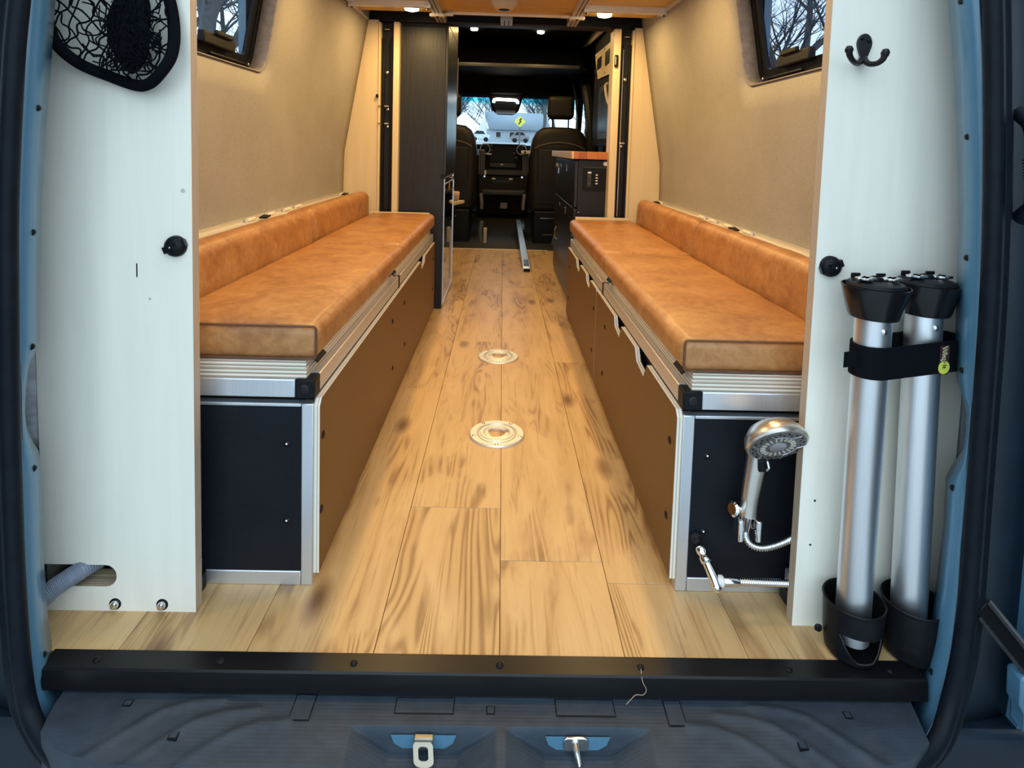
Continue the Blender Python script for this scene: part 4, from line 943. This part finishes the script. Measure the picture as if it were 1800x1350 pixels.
MB().prism([(p[0], p[1]) for p in rrect(-.232, .246, .60, .905, .035, 6)], 'y', 6.10, 6.25).build('centre_stack', 'cabblack', da, bev=.012)
MB().prism(rrect(-.125, .13, .72, .885, .01, 3), 'y', 6.094, 6.101).build('screen', 'screen', da)
for x in (-.182, .190):
    MB().lathe([(.044, 0), (.046, .008), (.050, .010), (.053, .006), (.053, 0)], (x, 6.10, .850), (0, -1, 0), 36, False).build('vent_ring', 'ringwhite', da)
    MB().lathe([(.043, 0), (.03, .004), (0, .006)], (x, 6.10, .850), (0, -1, 0), 24).build('vent_core', 'black', da)
for (x, z) in ((-.118, .888), (-.118, .84), (.115, .815), (.14, .77)): MB().lathe([(.006, 0), (.005, .003)], (x, 6.094, z), (0, -1, 0), 10).build('indicator', 'knobw', da)
MB().rbox(-.17, -.115, 6.085, 6.10, .79, .805, .004, 2, .05).build('silver_key', 'alu', da)
B(-.13, .14, 6.085, 6.10, .665, .712).build('switch_row', 'greyplastic', da, bev=.004)
B(-.02, .005, 6.080, 6.086, .69, .70).build('hazard_key', 'white', da)
B(-.175, .205, 6.075, 6.10, .585, .64).build('tray', 'greyplastic', da, bev=.006); B(-.20, -.165, 6.065, 6.08, .585, .63).build('sticker', 'white', da)
B(-.11, .125, 6.055, 6.10, .50, .56).build('climate_panel', 'black', da, bev=.004)
for x in (-.088, .088): B(x-.018, x+.018, 6.048, 6.056, .543, .556).build('climate_key', 'white', da)
for i in range(7): B(-.09+i*.027, -.075+i*.027, 6.048, 6.056, .512, .535).build('button', 'greyplastic', da)
MB().prism([(6.10, .17), (6.02, .40), (6.08, .58), (6.3, .58), (6.3, .17)], 'x', -.25, .27).build('lower_console', 'cabblack', da, bev=.02)
MB().rbox(-.21, .24, 5.99, 6.08, .38, .44, .02, 2, .1).build('cup_tray', 'greyplastic', da)
MB().prism(rrect(-.012, .058, .245, .305, .006, 2), 'y', 6.052, 6.07).build('socket_cover', 'midgrey', da)
oc = thing('overhead_console', (.015, 6.0, 1.25), 'black mirror housing with a lit white map light hanging at the windscreen', 'mirror')
MB().prism([(-.16, 1.40), (-.135, 1.30), (-.115, 1.235), (-.07, 1.195), (.10, 1.195), (.145, 1.235), (.165, 1.30), (.19, 1.40)], 'y', 5.92, 6.03).build('housing', 'black', oc, bev=.02)
MB().prism([(-.20, 1.56), (-.15, 1.39), (.18, 1.39), (.24, 1.56)], 'y', 5.90, 5.98).build('shroud', 'cabblack', oc, bev=.02)
MB().tube(smooth_path([(-.105, 5.915, 1.310), (-.10, 5.912, 1.335), (-.07, 5.91, 1.342), (.015, 5.91, 1.340), (.10, 5.91, 1.338), (.128, 5.912, 1.328), (.132, 5.915, 1.305)], 4), .014, 8).build('map_light', 'maplight', oc)
MB().prism(rrect(-.085, .115, 1.20, 1.235, .01, 3), 'y', 5.905, 5.92).build('mirror_glass', 'mirrorblack', oc)

# ================================================================== REAR DOOR FRAME, SEAL, SILL
LI = [(-.56, 1.80), (-.612, 1.58), (-.662, 1.32), (-.684, 1.18), (-.699, 1.062), (-.708, .96), (-.719, .858), (-.728, .753), (-.735, .611), (-.738, .523), (-.744, .506), (-.755, .485), (-.764, .456), (-.768, .418), (-.763, .38), (-.752, .352), (-.745, .341), (-.742, .319), (-.740, .304), (-.741, .15), (-.738, .065), (-.731, -.008), (-.730, -.025), (-.737, -.039), (-.729, -.06), (-.708, -.072)]
LO = [(-.555, 1.78), (-.605, 1.56), (-.655, 1.30), (-.676, 1.16), (-.690, 1.048), (-.700, .952), (-.708, .856), (-.714, .758), (-.719, .626), (-.721, .535), (-.7215, .51), (-.722, .485), (-.722, .456), (-.7225, .42), (-.7225, .39), (-.722, .36), (-.722, .343), (-.722, .32), (-.722, .30), (-.722, .16), (-.720, .08), (-.717, .02), (-.716, .0), (-.713, -.02), (-.709, -.042), (-.698, -.072)]
RI = [(.56, 1.80), (.608, 1.58), (.655, 1.32), (.680, 1.20), (.697, 1.107), (.712, 1.019), (.725, .93), (.736, .839), (.744, .747), (.749, .653), (.757, .519), (.762, .493), (.785, .456), (.789, .422), (.784, .375), (.766, .344), (.758, .325), (.761, .24), (.758, .154), (.754, .062), (.746, 0), (.741, -.026), (.750, -.041), (.732, -.073)]
RO = [(.555, 1.78), (.605, 1.56), (.655, 1.30), (.682, 1.18), (.699, 1.093), (.711, 1.01), (.722, .90), (.731, .80), (.736, .715), (.740, .64), (.7425, .51), (.743, .48), (.743, .45), (.743, .41), (.7425, .37), (.742, .34), (.742, .32), (.742, .24), (.744, .161), (.741, .065), (.734, .0), (.731, -.02), (.724, -.045), (.712, -.076)]
for s, nm, I, O, k in ((-1, 'left', LI, LO, 11), (1, 'right', RI, RO, 12)):
    n = len(I); mb = MB()
    vs = [(x, .885, z) for x, z in O]+[(x*.985+s*.004, .912, z) for x, z in [((a[0]+b_[0])/2, (a[1]+b_[1])/2) for a, b_ in zip(I, O)]]+[(x, .945, z) for x, z in I]
    mb.add(vs, [(i+q*n, i+1+q*n, i+1+(q+1)*n, i+(q+1)*n) for q in range(2) for i in range(n-1)])
    fo = struct('trim_%d' % k, mb, 'paint', solid=.0025, angle=60)
    hs = ((-.723, .894), (-.729, .705), (-.740, .526), (-.741, .33), (-.737, .019)) if s < 0 else ((.714, 1.097), (.742, .892), (.746, .703), (.757, .522), (.757, .327), (.749, .01))
    for (x, z) in hs:
        def at_z(C): return min(((abs(p[1]-z), p[0]) for p in resample([Vector((a[0], a[1], 0)) for a in C], 400)))[1]
        hx = (at_z(I)+at_z(O))/2*.985+s*.004
        MB().lathe([(.0050, -.002), (.0050, .0016), (.003, .0022)], (hx, .9105, z), (-s*.2, -1, 0), 14).build('hole_plug', 'black', fo)
    # insulation seen through the notch
    xm = -.842 if s < 0 else .866
    MB().grid(lambda u, v: (xm+.034*math.cos(v*PI)*s*-1, 1.034-.01*math.sin(u*PI)*math.sin(v*PI), .30+.25*u), 10, 6).build('insulation', 'insul', fo, solid=.01)
    # outer jamb
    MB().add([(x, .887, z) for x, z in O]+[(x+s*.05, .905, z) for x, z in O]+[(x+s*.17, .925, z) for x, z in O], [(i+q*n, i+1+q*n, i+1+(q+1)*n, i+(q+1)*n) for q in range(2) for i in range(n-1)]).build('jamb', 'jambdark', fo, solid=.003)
    # jamb corner below the sill
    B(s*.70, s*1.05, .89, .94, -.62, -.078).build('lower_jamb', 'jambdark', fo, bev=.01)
sealR = [(.55, .87, 1.77), (.60, .87, 1.56), (.650, .87, 1.36), (.690, .87, 1.20), (.707, .87, 1.089), (.727, .87, .883), (.741, .87, .67), (.745, .87, .476), (.747, .87, .312), (.749, .87, .173), (.745, .87, .078), (.735, .87, .001), (.704, .85, -.046), (.656, .83, -.067), (.574, .81, -.082)]
struct('trim_13', B(-.62, .62, .885, .96, 1.78, 1.90), 'paint', bev=.01)
sealL = [(-.55, .87, 1.77), (-.595, .87, 1.56), (-.640, .87, 1.36), (-.675, .87, 1.18), (-.693, .87, 1.044), (-.704, .87, .95), (-.718, .87, .759), (-.722, .87, .629), (-.726, .87, .43), (-.726, .87, .23), (-.724, .87, .126), (-.720, .87, .033), (-.713, .87, -.025), (-.686, .855, -.055), (-.639, .835, -.079), (-.562, .815, -.092)]
bot = [(-.45, .785, -.104), (-.2, .770, -.112), (0, .768, -.114), (.2, .770, -.110), (.45, .785, -.098)]
path = smooth_path(sealL+bot+list(reversed(sealR)), 5)
se = thing('door_seal', (0, .86, -.15), 'black rubber weather seal running around the rear door opening', 'seal')
MB().tube(path, .0135, 12).build('bulb', 'rubber', se)
path2 = []
for i, p in enumerate(path):
    a = path[max(i-1, 0)]; b_ = path[min(i+1, len(path)-1)]; t = (b_-a).normalized(); nrm = Vector((-t.z, 0, t.x)).normalized()
    path2.append(p-nrm*.019+Vector((0, .006, 0)))
if abs(path2[30].x) < abs(path[30].x): path2 = [p+(p-q)*-2 for p, q in zip(path2, path)]
MB().tube(path2, .0115, 10).build('outer_lip', 'rubber', se)

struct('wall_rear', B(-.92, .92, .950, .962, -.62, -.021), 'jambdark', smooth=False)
sill = thing('sill_trim', (0, .92, -.03), 'black metal sill strip along the rear edge of the wood floor', 'trim')
MB().prism([(.941, -.006), (.941, .0015), (.906, .0015), (.903, -.001), (.899, -.031), (.905, -.033), (.91, -.006)], 'x', -.722, .722).build('strip', 'sillmetal', sill)
for x in (-.64, -.44, -.222, .018, .252, .50, .67): screw(sill, (x, .921, .0015), (0, 0, 1), .004, 'black')
stw = thing('straw', (.24, .90, -.03), 'thin dry straw hanging over the black sill strip', 'straw')
MB().tube(smooth_path([(.252, .922, .004), (.250, .900, -.002), (.256, .896, -.014), (.250, .893, -.020), (.238, .890, -.017), (.228, .888, -.025), (.222, .886, -.030)], 4), .0006, 5).build('stalk', 'straw', stw)

# ---- plastic step over the bumper, with two latch pockets
stp = thing('bumper_step', (0, .83, -.15), 'black ribbed plastic step cover over the rear bumper', 'step')
edgeL = [(.907, -.682), (.880, -.679), (.852, -.672), (.837, -.668), (.815, -.63), (.800, -.57), (.788, -.44), (.775, -.30)]
edgeR = [(.907, .697), (.880, .690), (.852, .682), (.837, .680), (.815, .64), (.800, .57), (.790, .45), (.775, .30)]
def ex(y, E_):
    for (a, xa), (b_, xb) in zip(E_, E_[1:]):
        if y >= b_: return xa+(xb-xa)*(a-y)/(a-b_)
    return E_[-1][1]
swo = [[(-.60, .79), (-.545, .835), (-.504, .872), (-.47, .884), (-.42, .889)], [(-.53, .785), (-.485, .825), (-.445, .856), (-.41, .869), (-.36, .874)], [(-.46, .78), (-.42, .815), (-.385, .838), (-.35, .852), (-.31, .856)]]
swo += [[(-p[0]+.005, p[1]) for p in q] for q in swo]
swo = [resample([Vector((a, b_, 0)) for a, b_ in q], 40) for q in swo]
def step_z(x, y):
    z = -.036-.010*max(0, (.86-y)/.07)**1.5
    if y < .80: z -= 1.6*(.80-y)**2*20
    # fine ribs
    z += .00022*math.sin(y*2*PI/.0058)*(1 if abs(x) < .46 else .3)
    for q in swo:
        if (q[0].x < 0) != (x < 0): continue
        d = min(math.hypot(x-p.x, y-p.y) for p in q)
        if d < .02: z += .0035*math.exp(-(d/.008)**2)
    for cx in (-.097, .140):
        w_ = .112-(.851-y)*.15; u = (x-cx)
        if y < .8525:
            hw = .112; dep = .036*max(0, min(1, (hw-abs(u))/.06))
            k = min(1, (.8525-y)/.0035); z -= dep*k
            z += .010*max(0, (.851-y)/.06)*0
    return z
NY, NX = 74, 460; vs = []; fs = []
ysr = [.907-(.907-.772)*(j/NY) for j in range(NY+1)]
for y in ysr:
    a, b_ = ex(y, edgeL), ex(y, edgeR)
    for i in range(NX+1):
        x = a+(b_-a)*i/NX; vs.append((x, y, step_z(x, y)))
for j in range(NY):
    for i in range(NX): fs.append((j*(NX+1)+i, j*(NX+1)+i+1, (j+1)*(NX+1)+i+1, (j+1)*(NX+1)+i))
# skirt all round
bnd = [j*(NX+1) for j in range(NY+1)]+[NY*(NX+1)+i for i in range(1, NX+1)]+[j*(NX+1)+NX for j in range(NY-1, -1, -1)]
o = len(vs); vs += [(vs[i][0], vs[i][1], -.155) for i in bnd]
fs += [(bnd[i], bnd[i+1], o+i+1, o+i) for i in range(len(bnd)-1)]
MT['step'] = pm('grey_black_step_plastic', (.040, .053, .070), (.027, .036, .049), (6, 9, 6), 4, .5, spec=.25, bs=160, bstr=.25)
MB().add(vs, fs).build('step_cover', 'step', stp, angle=50)
def clip(x0, x1, y0, y1, sk=0):
    z = step_z((x0+x1)/2, (y0+y1)/2)+.0004; P = [(x0+sk*(y0-y1)*0, y1), (x1, y1), (x1+sk, y0), (x0+sk, y0)]
    c = ((x0+x1+sk)/2, (y0+y1)/2); o_ = MB().prism([(p[0], p[1]) for p in P], 'z', z-.006, z+.0006).build('clip_gap', 'black', stp)
    k = .0018
    Q = [(P[0][0]+k, P[0][1]-k), (P[1][0]-k, P[1][1]-k), (P[2][0]-k, P[2][1]+k), (P[3][0]+k, P[3][1]+k)]
    MB().prism(Q, 'z', z-.006, z+.0012).build('clip_cover', 'step', stp)
for a in ((-.147, -.053, .871, .899), (.108, .203, .870, .899), (.283, .312, .856, .899, -.0), (-.308, -.275, .858, .902), (-.002, .012, .872, .886), (-.574, -.560, .878, .889), (-.475, -.461, .827, .838), (.570, .583, .872, .884), (.472, .486, .823, .834)): clip(*a)
for cx, kind in ((-.097, 0), (.140, 1)):
    lt = thing('door_latch', (cx, .85, -.07), 'bronze-tinted loop striker in the left pocket of the step' if kind == 0 else 'silver pin striker in the right pocket of the step', 'latch', 'rear door strikers')
    MB().prism([(cx-.050, -.047), (cx-.045, -.060), (cx-.032, -.068), (cx+.032, -.068), (cx+.045, -.060), (cx+.050, -.047)], 'y', .8478, .8490).build('mounting_plate', 'paint', lt)
    if kind == 0:
        rr_o = rrect(cx+.0-.0150, cx+.0150, -.0085, .0445, .012, 5); rr_i = rrect(cx-.0075, cx+.0075, .004, .032, .006, 5)
        # loop plate sloping down and towards the camera
        p_y0 = .842
        def sl_(p, d): t_ = p[1]; return (p[0]+.004*(.04-t_)/.04, p_y0-(.0445-t_)*.44-d*.25, -.0485-(.0445-t_)*.36+d*.0)
        n = len(rr_o); th = .0035; vs = [sl_(p, 0) for p in rr_o]+[sl_(p, 0) for p in rr_i]; vs += [(v_[0], v_[1]+.001, v_[2]-th) for v_ in vs]
        fs = []
        for k in range(n):
            j = (k+1) % n; fs += [(k, j, n+j, n+k), (2*n+k, 3*n+k, 3*n+j, 2*n+j), (k, 2*n+k, 2*n+j, j), (n+k, n+j, 3*n+j, 3*n+k)]
        MT['bronze'] = pm('bronze_zinc', (.34, .30, .235), (.29, .255, .20), rough=.38, metal=.8)
        MB().add(vs, fs).build('loop', 'bronze', lt)
        B(cx-.014, cx+.016, .840, .849, -.051, -.044).build('loop_root', 'bronze', lt, bev=.002)
    else:
        MB().prism(rrect(cx-.0225, cx+.0165, -.066, -.045, .007, 4), 'y', .8440, .8480).build('stud_plate', 'steel', lt, bev=.001)
        MB().tube([(cx-.004, .845, -.056), (cx-.003, .835, -.0585), (cx-.001, .824, -.062), (cx+.0, .818, -.064)], [.0052, .0052, .0048, .0028], 16).build('pin', 'steel', lt)
        MB().prism(rrect(cx-.008, cx+.010, .779, .789, .002, 2), 'z', -.0795, -.0785).build('clip_cover', 'black', lt)

# ---- hinge side of the right door
ga_ = thing('cable_gaiter', (.775, .88, .85), 'black ribbed rubber cable gaiter at the right edge of the rear frame', 'gaiter')
gp = [(.772, .885, .93), (.776, .868, .915), (.779, .862, .895), (.781, .860, .86)]
MB().tube(smooth_path(gp, 4), .012, 14).build('upper_sleeve', 'rubber', ga_)
MB().tube([(.781+.0002*i, .860, .861-.00115*i) for i in range(26)], [.0125+.003*math.sin(i*1.55) for i in range(26)], 14).build('bellows', 'rubber', ga_)
MB().tube([(.786, .860, .832), (.788, .862, .79), (.790, .885, .77)], .0125, 14).build('lower_sleeve', 'rubber', ga_)
for s, nm in ((-1, 'left'), (1, 'right')):
    d = struct('door_%d' % (2 if s < 0 else 3), B(s*.90, s*.955, .08, .84, -.15, 1.85), 'paint', bev=.01)  # open rear doors out of view, placed to shade the jamb and frame
    B(s*.885, s*.90, .14, .80, -.05, .95).build('trim_panel', 'black', d, bev=.006)
    B(s*.892, s*.90, .14, .80, 1.0, 1.6).build('door_glass', 'mirrorblack', d, bev=.01)
    B(s*.80, s*.93, .925, .94, -.10, .52).build('hinge_recess', 'black', d)
    if s > 0:
        MB().obox((.815, .862, .110), (.044, -.006, -.052), (.006, .004, .0), (.009, 0, .010)).build('hinge_arm', 'black', d, bev=.003)
        MB().obox((.819, .857, .120), (.044, -.006, -.052), (.003, .003, .0), (.0016, 0, .002)).build('hinge_arm_edge', 'greyplastic', d, bev=.001)
        MB().obox((.808, .858, .094), (.044, -.006, -.052), (.003, .003, .0), (.0016, 0, .002)).build('hinge_arm_edge', 'greyplastic', d, bev=.001)
        MB().prism([(.822, .06), (.842, .066), (.875, .05), (.875, -.05), (.852, -.047), (.835, -.03), (.833, .0), (.824, .015)], 'y', .845, .875).build('hinge_knuckle', 'paint', d, bev=.004)

# ================================================================== OUTSIDE
MT['ground'] = pm('pale_frosty_ground', (.34, .35, .36), (.22, .23, .22), (1, 1, 1), .6, .9)
MT['bark'] = pm('grey_bark', (.095, .095, .10), (.055, .055, .06), (8, 8, 2), 4, .9)
MT['needle'] = pm('dark_evergreen', (.022, .030, .026), (.010, .015, .013), ns=6, rough=.9, bs=20, bstr=.5)
MT['siding'] = pm('pale_blue_siding', (.46, .50, .54), (.42, .46, .50), (1, 1, 30), 2, .8)
MT['roofing'] = pm('grey_shingles', (.30, .34, .39), (.25, .29, .33), (4, 4, 20), 3, .9)
MT['sign'] = pm('yellow_sign', (.80, .68, .10), (.76, .64, .09), rough=.5)
MT['carpaint'] = pm('pale_car_paint', (.62, .64, .66), (.58, .60, .62), rough=.3)
MT['brickred'] = pm('dull_brick', (.26, .22, .22), (.21, .18, .18), ns=8, rough=.9)
def gz(y): return -.65 if y < 9 else -.65+2.0*min(1, (y-9)/36)**1.3+max(0, y-45)*.012
mb = MB(); gy = [-25, -10, 0, 4, 9, 13, 18, 24, 30, 38, 46, 60, 80, 120, 160]
mb.add([(x, y, gz(y)) for y in gy for x in (-120, -40, 0, 40, 120)], [(j*5+i, j*5+i+1, (j+1)*5+i+1, (j+1)*5+i) for j in range(len(gy)-1) for i in range(4)])
struct('ground', mb, 'ground')
def tree_mesh(seed, H=9, depth=5, spread=.55, nb_=3, r0=.16, low=.25):
    rg = random.Random(seed); mb = MB()
    def grow(p, d, L, r, k):
        pts = [p]; q = p.copy(); dd = d.copy()
        for i in range(4 if k > 1 else 3):
            dd = (dd+Vector((rg.uniform(-1, 1), rg.uniform(-1, 1), rg.uniform(-.3, .5)))*.16).normalized(); q = q+dd*L/4; pts.append(q.copy())
        n = len(pts); mb.tube(pts, [r*(1-.45*i/(n-1)) for i in range(n)], 6 if k >= depth-1 else 3, caps=False)
        if k == 0: return
        for c in range(nb_ + (1 if k >= depth-1 else 0)):
            t = rg.uniform(low if k == depth else .25, 1); i = min(n-2, int(t*(n-1))); st_p = pts[i].lerp(pts[i+1], t*(n-1)-i)
            a = rg.uniform(0, 2*PI); e = Vector((math.cos(a), math.sin(a), rg.uniform(.0, .5))); nd_ = (dd*(1-spread)+e*spread).normalized()
            grow(st_p, nd_, L*rg.uniform(.5, .75), r*.5, k-1)
        grow(q, dd, L*.65, r*.55, k-1)
    grow(Vector((0, 0, 0)), Vector((0, 0, 1)), H*.45, r0, depth)
    me = bpy.data.meshes.new('bare_tree'); me.from_pydata(mb.v, [], mb.f); me.materials.append(MT['bark']); return me
tm = [tree_mesh(2, 9, 5, .6, 3), tree_mesh(5, 10, 5, .5, 3, .2), tree_mesh(9, 8, 5, .65, 3, .14), tree_mesh(12, 10, 5, .55, 4, .2, .05)]
def tree(x, y, me, label, sc_=1, rot=0, grp='bare trees outside'):
    o = bpy.data.objects.new('bare_tree', me); COL.objects.link(o); o.location = (x, y, gz(y)-.05); o.scale = (sc_,)*3; o.rotation_euler = (0, 0, rot); tag(o, label, 'tree', grp); return o
for (x, y, k, s_, r_, lb) in ((-4.4, 8.3, 1, .9, .3, 'nearest bare tree in the left side window, with a thick leaning limb'), (-6.9, 13.5, 0, 1.1, 1, 'middle bare tree with fine twigs in the left side window'), (-10.2, 20, 2, 1.4, 2, 'farthest bare tree against the sky in the left side window'),
    (7.6, 15, 0, 1.1, 0, 'bare tree rising above the evergreens in the right side window'),
    (2.6, 40, 1, .75, 0, 'leafless tree just right of the yellow road sign'), (3.9, 44, 0, .8, 1, 'leafless tree left of the right headrest, through the windscreen'), (5.3, 39, 2, .9, 2, 'leafless tree hidden partly by the right headrest'), (7.0, 46, 1, 1, 4, 'leafless tree at the right end of the windscreen'), (-5.0, 56, 0, .8, 2, 'leafless tree left of the gabled house'), (-9.0, 95, 3, 1.25, 2, 'distant leafless tree at the left end of the windscreen'), (-1.5, 100, 3, 1.3, .4, 'distant leafless tree above the roof of the house'), (6.2, 92, 3, 1.2, 5, 'distant leafless tree behind the yellow road sign')): tree(x, y, tm[k], lb, s_, r_)
def conifer_mesh(seed):
    rg = random.Random(seed); mb = MB()
    for L_ in range(17):
        z = .5+L_*.48; R = 2.3*(1-L_/17.5)+.12; N = 20
        for k in range(N):
            a = k*2*PI/N+rg.uniform(-.15, .15); rr_ = R*rg.uniform(.75, 1.1); w_ = .30*R/2+.12; d = Vector((math.cos(a), math.sin(a), 0)); e = Vector((-d.y, d.x, 0))
            b0 = Vector((0, 0, z+.35)); tip = d*rr_+Vector((0, 0, z-.25*rr_+rg.uniform(-.1, .1))); mid = (b0+tip)/2
            mb.add([b0, mid+e*w_+Vector((0, 0, -.1)), tip, mid-e*w_+Vector((0, 0, -.1)), mid+Vector((0, 0, .18))], [(0, 1, 4), (1, 2, 4), (2, 3, 4), (3, 0, 4), (0, 3, 2, 1)])
    mb.tube([(0, 0, 0), (0, 0, 8.5)], [.16, .02], 6)
    me = bpy.data.meshes.new('evergreen_tree'); me.from_pydata(mb.v, [], mb.f); me.materials.append(MT['needle']); return me
cm = conifer_mesh(4)
for (x, y, s_, r_, lb) in ((5.0, 8.9, .42, 0, 'small nearest dark evergreen in the right side window'), (7.4, 12.6, .52, 1, 'second dark evergreen in the right side window'), (10.2, 17.5, .7, 2, 'tall dark evergreen at the back of the right window view'), (7.0, 17.2, .62, 3, 'dark evergreen at the far edge of the right side window')):
    o = bpy.data.objects.new('evergreen_tree', cm); COL.objects.link(o); o.location = (x, y, gz(y)-.05); o.scale = (s_,)*3; o.rotation_euler = (0, 0, r_); tag(o, lb, 'tree', 'evergreens outside the right window')
hs_ = thing('house', (1, 72, gz(70)), 'pale blue gabled house seen through the windscreen', 'house')
g0 = gz(70)
MB().prism([(-2.95, g0-.5), (-2.95, 3.15), (-2.25, 5.15), (-1.95, 3.15), (-1.95, g0-.5)], 'y', 69.9, 72).build('gable_wall', 'white', hs_)
B(-2.2, 5.5, 70, 78, g0-.5, 3.2).build('walls', 'siding', hs_)
MB().add([(-2.35, 70.5, 5.2), (5.0, 70.5, 5.1), (5.6, 69.5, 3.1), (-1.7, 69.5, 3.1), (-2.35, 76, 5.2), (5.0, 76, 5.1)], [(0, 1, 2, 3), (0, 4, 5, 1)]).build('roof', 'roofing', hs_, solid=.1)
for x in (-.6, 1.0): f_ = B(x-.35, x+.35, 69.9, 70.05, 2.2, 2.9).build('window', 'white', hs_); B(x-.27, x+.27, 69.85, 69.95, 2.26, 2.84).build('window_pane', 'greyplastic', f_)
sg = thing('road_sign', (1.08, 38, gz(38)), 'yellow diamond winding-road sign on a post beyond the windscreen', 'sign')
MB().prism([(1.03, 2.26), (1.40, 2.63), (1.03, 3.0), (.66, 2.63)], 'y', 37.98, 38).build('panel', 'sign', sg, bev=.01)
MB().tube(smooth_path([(.98, 37.96, 2.44), (1.0, 37.96, 2.56), (1.09, 37.96, 2.63), (1.02, 37.96, 2.72), (1.08, 37.96, 2.80)], 4), .03, 6).build('arrow', 'black', sg)
MB().prism([(1.04, 2.79), (1.15, 2.76), (1.11, 2.88)], 'y', 37.95, 37.97).build('arrow_head', 'black', sg)
MB().tube([(1.03, 38.03, gz(38)), (1.03, 38.03, 2.7)], .04, 8).build('post', 'midgrey', sg)
def car(x, y, label, mat):
    z = gz(y); t = thing('parked_car', (x, y, z), label, 'car', 'cars beyond the windscreen')
    MB().prism([(x-1.0, z+.25), (x+1.0, z+.25), (x+1.05, z+.75), (x+.65, z+.85), (x+.35, z+1.25), (x-.45, z+1.28), (x-.85, z+.85), (x-1.05, z+.75)], 'y', y, y+1.6).build('body', mat, t, bev=.06)
    MB().prism([(x-.7, z+.86), (x+.55, z+.86), (x+.3, z+1.2), (x-.42, z+1.22)], 'y', y-.02, y).build('side_windows', 'blackgloss', t)
    for dx in (-.62, .62): MB().lathe([(.26, 0), (.26, .18), (.14, .2)], (x+dx, y+.12, z+.26), (0, -1, 0), 16).build('wheel', 'black', t)
car(-2.55, 66, 'pale car parked on the left of the view through the windscreen', 'carpaint'); car(1.9, 67, 'red-brown car parked behind the yellow road sign', 'brickred')
